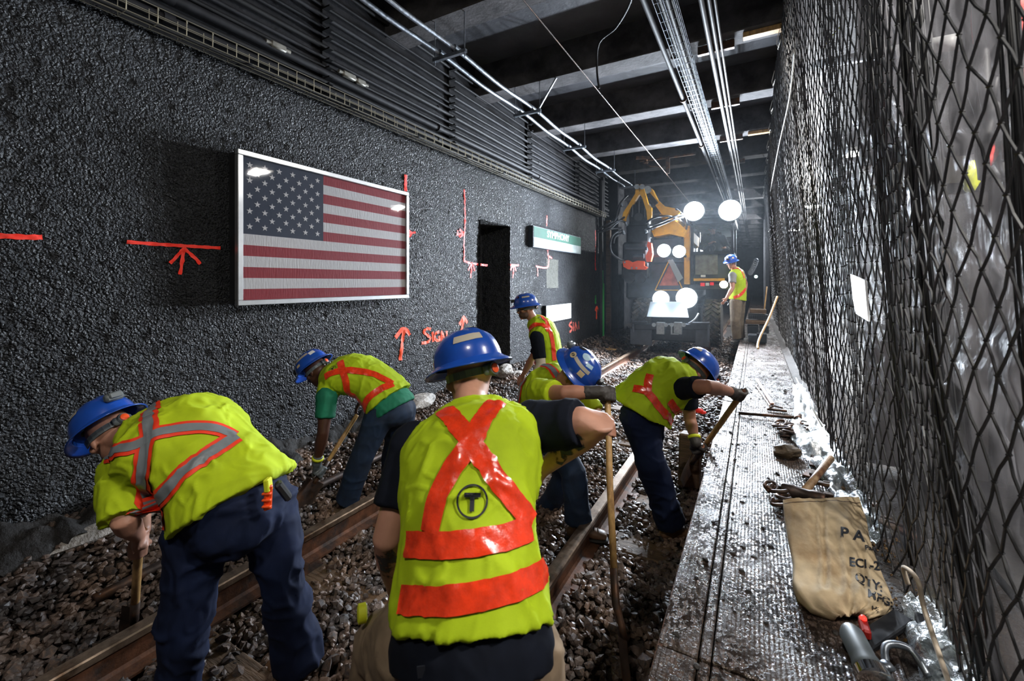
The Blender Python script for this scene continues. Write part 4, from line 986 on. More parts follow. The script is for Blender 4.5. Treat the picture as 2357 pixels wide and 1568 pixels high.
G.hat(lamp=True, knob=True, stickers=[(PI * .3, .5, .04, .03, M_stick, ''), (-.2, .7, .05, .03, M_white, ''), (-PI * .3, .6, .04, .03, M_stick2, '')])
G.bands([([(1689, 686), (1705, 678), (1727, 664)], .06, M_band), ([(1706, 616), (1714, 632), (1717, 655)], .045, M_band), ([(1684, 622), (1696, 614), (1708, 620), (1722, 640)], .04, M_band)])
m = MB(); q = Vector(D['wrL']) + cv(-.02, -.05, -.1); m.tube([q + cv(.04 * math.cos(a), 0, .04 * math.sin(a)) for a in [i * .5 - 1 for i in range(9)]], .006, 6); m.build('steel_hook', M_galv, G.root, True)
# ---- H: operator in the cab
D = dict(head=J(1639, 528, 10.716), hf=cv(-.25, -.93, -.30), hu=cv(0, -.1, 1), neck=J(1642, 541, 10.807), mid=J(1644, 560, 10.898), pelvis=J(1640, 590, 10.898),
         shL=J(1624, 549, 10.762), shR=J(1663, 549, 10.762), elL=J(1617, 571, 10.579), wrL=J(1634, 561, 10.415), elR=J(1674, 572, 10.597), wrR=J(1668, 570, 10.397),
         hipL=J(1631, 591, 10.853), hipR=J(1650, 591, 10.853), knL=J(1630, 592, 10.488), ankL=J(1630, 620, 10.442), knR=J(1652, 592, 10.488), ankR=J(1652, 620, 10.442), toeL=cv(0, -1, 0), toeR=cv(0, -1, 0), face=1, palmL=cv(0, 0, -1), palmR=cv(0, 0, -1))
chk('H', D)
H_ = Fig('person', 'machine operator in a dark jacket and grey cap sitting in the excavator cab', D, 1.0, M_skinr)
H_.body(.010); H_.tee(M_navy, 1.0, -.08, .018, .008, 'jacket', .0, 141, .011)
mb = MB()
for X in 'LR': H_.arm(mb, X, .016, 1.85)
blob(mb, 'jacket_sleeves', M_navy, H_.root, .011, 3); H_.pants(M_jeans, .006, 29, voxel=.012)
r, f, u, c = H_.hr, H_.hf, H_.hu, H_.hc
m = MB(); m.ell(c + u * .055 - f * .005, (.084, .102, .078), (r, f, u), 20); m.loft([c + u * .055 + f * .07, c + u * .045 + f * .165], [(.07, .007), (.045, .006)], r, 12, 2); m.build('baseball_cap', M_grey, H_.root, True)
# ================================================================ shovels
def shovel(label, top, bot, grip='T', blade=.28, r=.0165, bl_side=(1, 0, 0), bend=.0, drop=.35):
    top, bot = Vector(top), Vector(bot); ax = (bot - top).normalized(); L_ = (bot - top).length
    t = thing('shovel', bot, label, 'shovel'); sag = Vector(bl_side).cross(ax).normalized() * bend
    s1 = top + ax * (L_ * (1 - drop)) + sag
    m = MB(); m.tube([top, top + ax * .01, top.lerp(s1, .5) + sag * .2, s1], [r * .9, r, r * 1.02, r], 12); m.build('handle', M_wood, t, True)
    m = MB(); b0 = bot - ax * blade; m.tube([s1 - ax * .12, s1 + ax * .02, s1.lerp(b0, .6), b0], [r * 1.12, r * 1.12, r * .95, r * .9], 10); so = m.build('socket', M_iron, t, True)
    x = Vector(bl_side); x = (x - ax * x.dot(ax)).normalized(); n = ax.cross(x); vs = []; fs = []
    for s_ in (0, 1):
        for i in range(7):
            v = i / 6; w = .105 * (1 if v < .6 else math.sqrt(max(.02, 1 - ((v - .6) / .42) ** 2)))
            for k in range(7): q = k / 3 - 1; vs.append(b0 + ax * (blade * v - .02) + x * (w * q) + n * (.03 * (q * q) - .03 + .02 * v * v + (.0025 if s_ else 0)))
    for s_ in (0, 1):
        for i in range(6):
            for k in range(6): a = s_ * 49 + i * 7 + k; g = [a, a + 1, a + 8, a + 7]; fs.append(g if s_ else g[::-1])
    pyd('blade', vs, fs, M_iron, t, True); return t
shovel('upright wooden shovel held by the striped shirt man at far left', J(322, 1218, 1.85), J(304, 1500, 2.13), drop=.30, bl_side=cv(1, -.5, 0), blade=.22)
shovel('long wooden shovel held by the man in the green tee near the wall', J(822, 955, 3.60), J(668, 1200, 3.22), drop=.40, bl_side=cv(.5, 1, 0))
shovel('upright wooden shovel with a bent dark steel socket beside the foreground man', J(1398, 900, 2.45), J(1452, 1660, 1.80), drop=.30, bend=.03, bl_side=cv(.15, 1, 0), blade=.26)
shovel('wooden shovel in the gloved hands of the man beside the walkway', J(1703, 912, 2.83), J(1566, 1106, 3.58), drop=.34, bl_side=cv(.3, 1, 0), r=.019)
# ================================================================ on the left wall
XF = -3.55
fl = thing('flag_display', (XF - .07, 2.89, 1.38), 'framed United States flag in an aluminium box on the rough dark wall', 'flag display')
y0, y1, z0, z1 = 1.925, 3.86, 1.395, 2.635
m = MB(); m.box((-3.74, y0 + .012, z0 + .012), (XF - .032, y1 - .012, z1 - .012)); m.build('box', mat('box_side', (.03, .032, .035), .5, .2, vary=.3), fl)
m = MB(); w = .042
for a_, b_ in (((y0, z0), (y1, z0 + w)), ((y0, z1 - w), (y1, z1)), ((y0, z0 + w + .001), (y0 + w, z1 - w - .001)), ((y1 - w, z0 + w + .001), (y1, z1 - w - .001))):
    m.box((XF - .05, a_[0], a_[1]), (XF, b_[0], b_[1]), bev=.004)
m.build('frame', M_alu, fl)
fy0, fy1, fz0, fz1 = y0 + w, y1 - w, z0 + w, z1 - w; sh = (fz1 - fz0) / 13; xb = XF - .026
vs = []; fs = []; fm = []
def quad(ya, yb, za, zb, mi, x): n = len(vs); vs.extend([(x, ya, za), (x, yb, za), (x, yb, zb), (x, ya, zb)]); fs.append([n, n + 1, n + 2, n + 3]); fm.append(mi)
cy = fy0 + (fy1 - fy0) * .405
for i in range(13): quad(cy if i < 6 + 1 - 0 and i < 7 else fy0, fy1, fz1 - sh * (i + 1), fz1 - sh * i, i % 2, xb)
quad(fy0, cy, fz1 - sh * 7, fz1, 2, xb)
for i in range(9):
    n = 6 if i % 2 == 0 else 5
    for j in range(n):
        cy_ = fy0 + (cy - fy0) * ((2 * j + 1 + (i % 2)) / 12); cz = fz1 - sh * 7 * ((i + 1) / 10); R1 = .028; k = len(vs)
        for q in range(10): a = PI / 2 + q * PI / 5; rr = R1 if q % 2 == 0 else R1 * .4; vs.append((xb + .0015, cy_ + rr * math.cos(a), cz + rr * math.sin(a)))
        fs.append(list(range(k, k + 10))); fm.append(1)
pyd('flag', vs, fs, [M_fred, M_fwht, M_fblu], fl, False, fm)
m = MB(); m.box((XF - .016, fy0, fz0), (XF - .012, fy1, fz1)); m.build('glass', mat('flag_glazing', (.0, .0, .0), .035, alpha=.12, spec=.9), fl)
# station sign
sg = thing('station_sign', (-3.66, 8.5, 2.23), 'green and white SYMPHONY station name sign high on the left wall', 'sign')
sy0, sy1, sz0, sz1 = 7.22, 9.74, 2.235, 2.64; XS = -3.60
m = MB(); m.box((-3.74, sy0, sz0), (XS - .002, sy1, sz1), bev=.006); m.build('sign_box', M_mgry, sg)
m = MB(); m.box((XS - .002, sy0 + .02, (sz0 + sz1) / 2 - .01), (XS + .004, sy1 - .02, sz1 - .015)); m.build('green_field', M_sgrn, sg)
m = MB(); m.box((XS - .002, sy0 + .02, sz0 + .015), (XS + .004, sy1 - .02, (sz0 + sz1) / 2 - .012)); m.build('white_field', M_sgry, sg)
tv, tf = textmesh('SYMPHONY', .19, .010)
def wtext(tv, tf, yc, zc, x, sx=1.0): return [(x, yc + v.x * sx, zc + v.y) for v in tv], tf
a_, b_ = wtext(tv, tf, 8.40, 2.533, XS + .006, 1.15); pyd('lettering', a_, b_, M_white, sg)
tv, tf = textmesh('Green Line', .10, .0); a_, b_ = wtext(tv, tf, 8.3, 2.335, XS + .006, 1.0); pyd('small_lettering', a_, b_, mat('faded_grey', (.30, .36, .36), .6), sg)
ws = thing('white_sign', (-3.65, 8.5, .78), 'blank white rectangular sign low on the wall beyond the niche', 'sign')
m = MB(); m.box((-3.74, 7.83, .775), (-3.625, 9.15, 1.115), bev=.004); m.build('sign_backing', M_mdk, ws); m = MB(); m.box((-3.624, 7.835, .78), (-3.612, 9.145, 1.11)); m.build('sign_face', M_white, ws)
# pale patch on the wall
vs = []; fs = []
ya, yb, za, zb = 8.02, 8.62, 1.46, 2.06
for i in range(31):
    for j in range(31): y = ya + (yb - ya) * i / 30; z = za + (zb - za) * j / 30; vs.append((float(wall_x(np.array(y), np.array(z))) + .004, y, z))
for i in range(30):
    for j in range(30): k = i * 31 + j; fs.append([k, k + 1, k + 32, k + 31])
pyd('pale_patch', vs, fs, mat('pale_patch_paint', (.10, .10, .085), .8, spec=.2, alpha=(150, .47)), wall, True)
# spray-paint marks laid on the wall
def spray(px, w, m, X=WX, k=5):
    P = smoothpath([atX(a, b_, X + .015) for a, b_ in px], k) if len(px) > 1 else []
    Q = [P[0]]
    for p in P[1:]:
        n = max(1, int((p - Q[-1]).length / .02)); q0 = Q[-1]
        for i in range(1, n + 1): Q.append(q0.lerp(p, i / n))
    vs = []; n = len(Q); nx = 4
    for i, p in enumerate(Q):
        t = (Q[min(i + 1, n - 1)] - Q[max(i - 1, 0)]); t.x = 0; t.normalize(); x = Vector((0, -t.z, t.y)); ww = w * (1 + .15 * math.sin(i * 1.7))
        for j in range(nx + 1):
            q = p + x * (ww * (j / nx - .5)); vs.append((float(wall_x(np.array(q.y), np.array(q.z))) + .005, q.y, q.z))
    return vs, [[i * (nx + 1) + j, i * (nx + 1) + j + 1, (i + 1) * (nx + 1) + j + 1, (i + 1) * (nx + 1) + j] for i in range(n - 1) for j in range(nx)]
def mark(strokes, w, m, label=None):
    vs, fs = [], []
    for s_ in strokes:
        a, b_ = spray(s_, w, m); k = len(vs); vs += a; fs += [[i + k for i in f] for f in b_]
    o = pyd('paint_mark', vs, fs, m, wall, True)
    if label: o['label'] = label
mark([[(-60, 541), (0, 543), (60, 546), (98, 546)]], .030, M_sprayr, 'red horizontal dash at the left end')
mark([[(292, 557), (360, 562), (440, 567), (508, 571)], [(415, 632), (420, 600), (424, 570)], [(392, 606), (408, 590), (424, 572)], [(424, 572), (445, 590), (462, 608)]], .024, M_sprayr, 'red line with an arrow pointing up to it')
mark([[(936, 402), (936, 425), (936, 440)]], .045, M_sprayr)
mark([[(943, 537), (957, 535)], [(943, 530), (949, 537), (943, 545)]], .025, M_sprayr)
mark([[(1069, 436), (1071, 500), (1070, 560), (1070, 603)], [(1054, 530), (1060, 545), (1069, 537)], [(1052, 540), (1069, 537)], [(1058, 528), (1069, 537)]], .032, M_sprayr, 'tall red line with a small arrow beside it')
mark([[(1071, 600), (1085, 606), (1124, 611)], [(1086, 640), (1089, 608)], [(1080, 622), (1089, 608), (1095, 624)]], .032, M_sprayr)
mark([[(1172, 610), (1196, 611)], [(1182, 640), (1184, 612)], [(1176, 622), (1184, 612), (1190, 624)]], .035, M_sprayr)
mark([[(1260, 496), (1260, 520)], [(1262, 573), (1263, 614), (1235, 613)], [(1240, 636), (1239, 614)], [(1264, 590), (1272, 594)]], .035, M_sprayr)
mark([[(923, 830), (926, 800), (931, 762)], [(912, 778), (931, 757), (945, 772)]], .050, M_spray, 'orange arrow pointing up')
mark([[(1062, 780), (1066, 755), (1070, 732)], [(1060, 748), (1070, 731), (1078, 744)]], .052, M_spray, 'orange arrow pointing up beside the lettering')
mark([[(993, 758), (984, 757), (977, 764), (985, 772), (992, 780), (984, 788), (971, 790)], [(997, 764), (998, 787)], [(1013, 764), (1004, 768), (1003, 782), (1013, 783), (1012, 774)], [(1018, 786), (1018, 764), (1027, 783), (1030, 762)]], .038, M_spray, 'orange sprayed lettering reading SIGN')
mark([[(1317, 741), (1311, 748), (1318, 756), (1312, 765)], [(1321, 742), (1321, 762)], [(1325, 762), (1325, 744), (1330, 758)], [(1333, 740), (1334, 758)]], .055, M_sprayf, 'faded orange lettering')
mark([[(1374, 735), (1375, 708)], [(1371, 716), (1375, 706), (1379, 716)]], .06, M_spray)
mark([[(1372, 700), (1372, 680)]], .08, M_sprayg)
mark([[(1371, 530), (1371, 600), (1373, 622)]], .05, M_sprayr)
# posts and pipes at the end of the wall
t = thing('wall_post', (-3.62, 11.5, 0), 'black vertical pipe with green spray at the end of the left wall', 'pipe')
a0 = atX(1383, 650, -3.62); m = MB(); m.cyl((-3.62, a0.y, -.15), (-3.62, a0.y, 4.3), .055, 12); m.build('pipe', M_black, t, 'auto')
m = MB(); m.box((-3.563, a0.y - .03, -.05), (-3.560, a0.y + .03, 1.9)); m.build('spray_stripe', M_sprayg, t)
t = thing('green_pole', (-3.58, 11.75, 0), 'thin rod covered in green spray paint beside the black pipe', 'rod')
a1 = atX(1389, 650, -3.60); m = MB(); m.cyl((-3.60, a1.y, -.12), (-3.60, a1.y, 1.55), .022, 8); m.build('rod', mat('green_paint', (.03, .5, .08), .5), t)
t = thing('timber_post', (-3.6, 12.0, -.1), 'brown timber post standing past the end of the wall', 'post')
a1 = atX(1396, 650, -3.62); m = MB(); m.box((-3.64, a1.y, -.15), (-3.52, a1.y + .13, 3.3), bev=.006); m.build('post', M_tie, t)
# ---- wire cable tray along the wall, black cables inside
def tray(name, label, x, z, w, h, y0, y1, pitch, m_, gap, cables, parent_loc, thin=.0035):
    t = thing(name, parent_loc, label, 'cable tray')
    m = MB()
    for cx, cz in ((x, z), (x + w, z), (x, z + h), (x + w, z + h), (x + w / 2, z), (x + w, z + h / 2)): m.tube([(cx, y0, cz), (cx, (y0 + y1) / 2, cz), (cx, y1, cz)], thin, 5)
    m.build('side_wire', m_, t)
    y = y0; m = MB(); i = 0
    while y < y1:
        o = .012 if i % 2 else -.0
        m.tube([(x + gap, y, z + h + .03 * (1 - i % 2)), (x, y, z + h), (x, y, z), (x + w, y, z), (x + w, y, z + h), (x + w - .03, y + .02, z + h + .02 * (i % 2))], thin, 4); y += pitch; i += 1
    m.build('cross_wires', m_, t, kind='stuff')
    for (cx, cz, r) in cables:
        pts = [(cx, y0 + (y1 - y0) * k / 24, cz + .008 * math.sin(k * 1.3 + cx * 50)) for k in range(25)]; m = MB(); m.tube(pts, r, 8); m.build('cable', M_black, t, True)
    return t
tray('wire_cable_tray', 'wire basket cable tray running along the left wall under the pipes', -3.655, 3.33, .13, .11, -1.5, 11.5, .085, M_zinc, .0, [(-3.62, 3.350, .016), (-3.58, 3.348, .013)], (-3.65, 5, 3.2))
for k in range(14):
    y = -1 + k * 1.0
    m = MB(); m.bar((-3.80, y, 3.375), (-3.51, y, 3.322), .03, .008); m.build('tray_bracket', M_conduit, bpy.data.objects['wire_cable_tray'])
# ---- pipes and cables on the upper wall
ORD = ['first', 'second', 'third', 'fourth', 'fifth', 'sixth', 'seventh', 'eighth', 'ninth', 'tenth', 'eleventh', 'twelfth']
rows = [(3.50, .030), (3.58, .022), (3.66, .036), (3.74, .018), (3.82, .018), (3.93, .025), (4.03, .016), (4.12, .016), (4.22, .022), (4.34, .016), (4.46, .016), (4.60, .02)]
for i, (z, r) in enumerate(rows):
    x = -3.80 + r + .035; pts = [(x + .006 * math.sin(k * 1.1 + i), -1.9 + k * .75, z - (.012 * abs(math.sin(k * .8 + i)) if i % 2 else 0)) for k in range(20)]
    t = thing('wall_conduit', (x, 5, z), 'black pipe or cable of the sooty bundle along the upper left wall', 'conduit', 'black pipes along the upper left wall'); t['label'] = ORD[len(rows) - 1 - i] + ' black pipe down from the ceiling along the upper left wall'
    m = MB(); m.tube(pts, r, 8); m.build('pipe', M_conduit if i % 2 == 0 else M_black, t, True)
    if i in (0, 2, 5):
        for y in (1.5, 4.6, 7.7, 10.6): m = MB(); m.cyl((x, y, z), (x, y + .07, z), r * 1.3, 10); m.build('coupling', M_conduit, t, 'auto')
for i, y in enumerate((.2, 2.85, 4.9, 7.3, 9.8)):
    t = thing('conduit_rack', (-3.78, y, 4.0), ORD[i] + ' black pipe rack from the camera on the upper left wall', 'bracket', 'racks on the upper left wall')
    m = MB(); m.box((-3.80, y, 3.45), (-3.765, y + .05, 4.7)); m.build('upright', M_black, t); m = MB()
    for z, r in rows: m.box((-3.77, y, z - r - .02), (-3.66, y + .05, z - r - .004))
    m.build('rungs', M_black, t, kind='stuff')
for (px, py, l, lab) in ((803, 175, .16, 'pale pipe coupling on the upper wall left of the clamps'), (830, 190, .12, 'pale square junction fitting on the upper wall pipes'), (640, 108, .14, 'pale wrapped joint on an upper wall pipe')):
    q = atX(px, py, -3.70); m = MB(); m.obox(q, (0, 1, 0), (l, .05, .06), .01); m.cyl(q - Vector((0, l * .8, 0)), q + Vector((0, l * .8, 0)), .02, 10); tag(m.build('pipe_fitting', mat('pale_fitting', (.28, .27, .24), .45, .4, vary=.4), None, 'auto'), lab, 'fitting')
# ---- two bright conduits hung on trapezes
def sagline(x, z, y0, y1, sup, sag=.03):
    pts = []
    ys_ = np.arange(y0, y1 + .01, .23)
    for y in ys_: k = (y - sup[0]) / (sup[1] - sup[0]); pts.append((x + .01 * math.sin(y * 1.3), y, z - sag * math.sin(PI * (k % 1)) ** 2))
    return pts
TR = [1.95, 3.78, 5.62, 7.50, 9.38, 11.25]
for x, lab in ((-3.00, 'galvanised conduit nearer the left wall of the pair hung on trapezes'), (-2.80, 'galvanised conduit on the track side of the pair hung on trapezes')):
    t = thing('ceiling_conduit', (x, 5, 4.1), lab, 'conduit'); m = MB(); m.tube(sagline(x, 4.085, -1.9, 11.3, TR), .024, 10); m.build('pipe', M_galv, t, True)
    for y in TR: m = MB(); m.cyl((x, y - .05, 4.085), (x, y + .05, 4.085), .031, 10); m.build('coupling', M_galv, t, 'auto')
for i, y in enumerate(TR):
    t = thing('trapeze_hanger', (-2.9, y, 4.05), ('steel trapeze hanger at the picture top left, first of the row', 'steel trapeze hanger above the flag, second of the row', 'steel trapeze hanger with a diagonal brace, third of the row', 'fourth trapeze hanger from the camera, above the left wall end', 'fifth trapeze hanger, smaller, near the excavator arm', 'farthest trapeze hanger above the excavator boom')[i], 'hanger')
    m = MB(); m.box((-3.12, y - .02, 4.02), (-2.68, y + .02, 4.058)); m.build('channel', M_galv, t); m = MB()
    for x in (-3.10, -2.70): m.cyl((x, y, 3.98), (x, y, 4.46), .006, 6)
    if i == 2: m.bar((-2.72, y, 4.06), (-2.45, y + .02, 4.46), .02, .02)
    m.build('rod', M_galv, t)
# ---- overhead: trolley wire, pipes, basket
t = thing('trolley_wire', (-1.72, 5, 3.98), 'thin contact wire over the track running to the excavator', 'wire'); m = MB(); m.tube([(-1.72, -1.9, 3.98), (-1.72, 5, 3.975), (-1.73, 16, 3.98), (-1.72, 44, 3.98)], .0065, 6); m.build('wire', M_iron, t)
for i, (y, lab) in enumerate(((2.7, 'rusty bracket and insulator holding the wire at the top of the picture'), (10.2, 'small wire support bracket over the middle of the track'))):
    t = thing('wire_support', (-1.72, y, 4.2), lab, 'bracket'); m = MB(); m.box((-2.35, y - .02, 4.36), (-1.15, y + .03, 4.40)); m.box((-1.76, y - .03, 4.02), (-1.68, y + .03, 4.36)); m.build('arm', M_iron, t)
    m = MB(); m.lathe((-2.2, y, 4.30), (0, 0, 1), [(.03, 0), (.06, .02), (.03, .05), (.06, .08), (.03, .11)], 12)
    m.obox((-2.25, y - .1, 4.42), (1, .5, 0), (.30, .08, .06)); m.tube([(-2.2, y, 4.3), (-2.1, y - .05, 4.22), (-1.9, y + .02, 4.2), (-1.75, y, 4.05)], .014, 6); m.build('insulator', M_iron, t, 'auto')
t = thing('ceiling_feeder_pipe', (-.95, 5, 4.33), 'grey overhead pipe with clamps left of the wire basket', 'pipe'); m = MB(); m.tube([(-.96, -1.9, 4.34), (-.95, 4, 4.32), (-.95, 9, 4.33), (-.95, 20, 4.33)], .030, 10); m.build('pipe', M_conduit, t, True)
m = MB()
for y in (2.75, 3.72, 6.9, 9.4): m.lathe((-.95, y, 4.33), (0, 1, 0), [(.03, 0), (.055, .02), (.055, .05), (.03, .07)], 12); m.box((-.97, y + .02, 4.33), (-.93, y + .05, 4.46))
m.build('clamp', M_iron, t, 'auto')
t = thing('spring_insulator', (-.95, 3.75, 4.3), 'coiled spring insulator clamped on the grey overhead pipe', 'insulator'); m = MB()
for k in range(5): m.lathe((-1.02 + .035 * k, 4.02, 4.28), (1, 0, 0), [(.03, 0), (.052, .008), (.052, .018), (.03, .026)], 14)
m.build('coil', M_iron, t, 'auto')
t = thing('hanging_cable', (-1.6, 4, 4.3), 'black cable looping down from the slab to the contact wire', 'cable'); m = MB()
m.tube(smoothpath([(-1.72, 5.3, 4.02), (-1.73, 5.25, 4.25), (-1.62, 5.0, 4.42), (-1.35, 4.8, 4.44), (-1.05, 4.3, 4.42), (-.9, 3.6, 4.36), (-.93, 3.3, 4.33)], 8), .013, 8); m.build('cable', M_conduit, t, True)
t = thing('slab_cable', (-2.4, 4, 4.8), 'long black cable clipped across the ceiling slab', 'cable'); m = MB()
m.tube(smoothpath([(-3.5, 4.15, 4.55), (-3.35, 4.3, 4.78), (-2.9, 4.35, 4.90), (-1.5, 4.1, 4.90), (-.4, 3.3, 4.90), (.2, 2.3, 4.90)], 8), .014, 8); m.build('cable', M_black, t, True)
tray('ceiling_wire_basket', 'long galvanised wire basket full of black cables under the ceiling', -.86, 4.26, .18, .12, 1.6, 26, .085, M_galv, .0, [(-.80, 4.29, .022), (-.74, 4.285, .022), (-.77, 4.33, .018), (-.71, 4.32, .014)], (-.77, 8, 4.2), .0035)
M_dullp = mat('dull_grey_pipe', (.10, .10, .105), .5, .2, vary=.3)
for x, r, lab in ((-.46, .026, 'thicker left pipe of the pair right of the wire basket'), (-.395, .020, 'thinner middle pipe right of the wire basket'), (-.345, .014, 'thinnest overhead pipe nearest the net')):
    t = thing('overhead_pipe', (x, 8, 4.3), lab, 'pipe'); m = MB(); m.tube([(x, -1.9, 4.32), (x, 6, 4.31), (x, 12, 4.32), (x, 30, 4.32)], r, 10); m.build('pipe', M_dullp, t, True)
for i, y in enumerate((3.85, 5.75, 7.62, 9.5, 11.4)):
    t = thing('pipe_saddle', (-.5, y, 4.4), ORD[i] + ' pipe saddle from the camera, right of the wire basket', 'bracket', 'saddles under the beams'); m = MB(); m.box((-.62, y - .02, 4.35), (-.22, y + .03, 4.45)); m.bar((-.68, y, 4.36), (-.95, y + .12, 4.46), .02, .02); m.build('saddle', M_iron, t)
for i, (x, y, lab) in enumerate(((.12, 5.72, 'pale timber batten under the first beam by the net'), (.12, 9.5, 'pale timber batten under the third beam by the net'))):
    m = MB(); m.box((x - .25, y - .06, 4.40), (x + .14, y + .04, 4.458), bev=.004); tag(m.build('timber_batten', M_wood, None), lab, 'batten')
# ================================================================ excavator
ex = thing('excavator', (-1.75, 11.6, 0), 'yellow and grey rail excavator with blazing work lamps coming up the track', 'excavator')
def pb(px0, py0, px1, py1, Y, dep, bev=.02):
    a = atY(px0, py0, Y); c = atY(px1, py1, Y); return (a.x, Y, c.z), (c.x, Y + dep, a.z), bev
def part(name, m_, *boxes, smooth=False, parent=ex, label=None):
    m = MB()
    for b_ in boxes: m.box(b_[0], b_[1], bev=b_[2])
    return m.build(name, m_, parent, smooth, label)
part('engine_housing', M_mgry, pb(1440, 605, 1590, 692, 11.2, 3.6, .06), pb(1500, 548, 1590, 606, 11.3, 3.0, .05))
part('turret_deck', M_mgry, pb(1585, 655, 1690, 668, 11.0, 3.5, .02))
part('front_step', M_yel, pb(1590, 641, 1668, 647, 10.98, .08, .005), pb(1574, 520, 1588, 655, 10.98, .12, .01))
cabp = MB()
for px in (1590, 1683):
    lo, hi, _ = pb(px, 512, px + 6, 655, 10.95, .08); cabp.box(lo, hi, bev=.01); cabp.box((lo[0], 12.4, lo[2]), (hi[0], 12.5, hi[2]), bev=.01)
lo, hi, _ = pb(1588, 503, 1692, 513, 10.9, 1.7); cabp.box(lo, hi, bev=.03); lo, hi, _ = pb(1590, 580, 1690, 584, 10.95, .06); cabp.box(lo, hi)
lo, hi, _ = pb(1590, 584, 1690, 655, 12.4, .08); cabp.box(lo, hi)
cabp.build('cab_frame', M_mdk, ex)
part('lower_cab_panel', mat('dusty_panel', (.12, .12, .11), .55, vary=.4, vscale=8), pb(1600, 584, 1652, 632, 11.0, .04, .005))
part('cab_wall', M_mgry, pb(1590, 583, 1690, 640, 11.06, 1.3, .01))
part('windscreen', M_cglass, pb(1596, 514, 1683, 580, 11.0, .008, 0))
part('rear_cab_window', mat('pale_rear_glass', (.5, .55, .6), .3, alpha=.5), pb(1655, 513, 1682, 545, 12.35, .01, 0))  # pale half-clear pane at the back of the cab
m = MB(); q = atY(1640, 585, 12.15); m.box(q + V((-.22, -.05, -.1)), q + V((.22, .05, .55)), bev=.04); m.box(q + V((-.22, -.45, -.18)), q + V((.22, .05, -.08)), bev=.03); m.build('seat', M_black, ex)
m = MB(); q = atY(1632, 572, 11.3); m.tube([q + V((.13 * math.cos(a), .05 * math.sin(a), .10 * math.sin(a))) for a in [2 * PI * i / 20 for i in range(21)]], .012, 6); m.cyl(q, q + V((0, .05, -.4)), .02, 8); m.build('steering_wheel', M_black, ex, True)
part('number_label', M_white, pb(1613, 633, 1624, 638, 10.97, .01, .0))
part('tail_light', M_mred, pb(1612, 651, 1622, 659, 10.94, .04, .004)); part('tail_light', M_mred, pb(1634, 650, 1643, 657, 10.94, .04, .004)); part('tail_light', M_white, pb(1624, 651, 1632, 658, 10.94, .04, .004))
# work lamps
for (p_, r_), e_ in zip(EXP, EXL):
    hs = MB(); hs.lathe(p_ + V((0, .16, 0)), (0, -1, 0), [(r_ * .5, 0), (r_ * .9, .04), (r_ * 1.08, .12), (r_ * 1.08, .15)], 20); hs.bar(p_ + V((0, .10, -r_ * 1.4)), p_ + V((0, .10, -r_)), .05, .03); lo_ = hs.build('work_lamp', M_plblk, ex, 'auto')
    ln = MB(); ln.lathe(p_ + V((0, .02, 0)), (0, -1, 0), [(r_ * .99, 0), (r_ * .97, .022), (r_ * .6, .04), (r_ * .1, .045)], 20); ln.build('lens', M_lens, lo_, True)
hs = MB(); hs.lathe(EXW + V((0, .10, 0)), (0, -1, 0), [(.05, 0), (.085, .05), (.085, .09)], 16); lo_ = hs.build('work_lamp', M_plblk, ex, 'auto'); ln = MB(); ln.lathe(EXW, (0, -1, 0), [(.08, 0), (.075, .02), (.02, .03)], 16); ln.build('lens', M_lensw, lo_, True)
q = atY(1640, 498, 10.85); m = MB(); m.bar(atY(1585, 497, 10.85), atY(1695, 497, 10.85), .05, .05); m.build('lamp_bar', M_mdk, ex)
q = MB(); q.bar(atY(1505, 590, 10.68), atY(1580, 590, 10.68), .05, .05); q.bar(atY(1498, 705, 10.33), atY(1600, 705, 10.33), .05, .05); q.build('lamp_bracket', M_mdk, ex)
# warning triangle
A3 = [atY(1513, 655, 10.62), atY(1543, 600, 10.62), atY(1572, 612, 10.62), atY(1556, 648, 10.62)]
m = MB(); T3 = [atY(1508, 668, 10.6), atY(1541, 598, 10.6), atY(1572, 668, 10.6)]
for i in range(3): m.bar(T3[i], T3[(i + 1) % 3], .02, .02)
m.build('triangle_frame', M_yel, ex); m = MB(); m.prism([T3[0].lerp(T3[1], .12) + V((.05, 0, .02)), T3[1] - V((0, 0, .12)), T3[2].lerp(T3[1], .12) + V((-.05, 0, .02))], (0, .015, 0)); m.build('warning_triangle', mat('faded_orange_red', (.40, .10, .06), .4, vary=.4), ex)
m = MB(); m.prism([atY(1537, 600, 10.55), atY(1548, 597, 10.55), atY(1572, 640, 10.55), atY(1560, 650, 10.55), atY(1556, 640, 10.55)], (0, .03, 0)); m.build('folded_arm_plate', M_plate, ex)
# undercarriage
part('axle_housing', M_mdk, pb(1487, 700, 1612, 765, 11.0, .8, .05), pb(1490, 745, 1610, 790, 10.6, .5, .03))
fp = MB(); c0, c1, c2, c3 = atY(1497, 695, 10.15), atY(1577, 695, 10.15), atY(1585, 731, 9.95), atY(1489, 729, 9.95); fp.prism([c0, c1, c2, c3], (0, .05, 0)); fp.build('front_plate', M_plate, ex)
bp_ = MB(); bp_.bar(atY(1455, 742, 10.05), atY(1490, 742, 10.05), .10, .05, .01); bp_.bar(atY(1588, 744, 10.05), atY(1634, 744, 10.05), .10, .05, .01); bp_.bar(atY(1455, 752, 10.15), atY(1634, 752, 10.15), .12, .14, .02); bp_.build('bumper', M_mdk, ex)
for a_ in ((1628, 744, 1633, 790, 10.02, .05), (1455, 744, 1459, 765, 10.02, .05), (1600, 757, 1632, 800, 10.2, .06), (1450, 757, 1500, 796, 10.2, .06)): part('side_plate', M_mgry, pb(*a_, .008))
m = MB()
for px in (1520, 1560): m.box(*pb(px - 9, 742, px + 9, 770, 9.95, .12, .0)[:2]); 
for px in (1505, 1533, 1546, 1574): m.cyl(atY(px, 748, 10.0), atY(px, 748, 9.9), .045, 10)
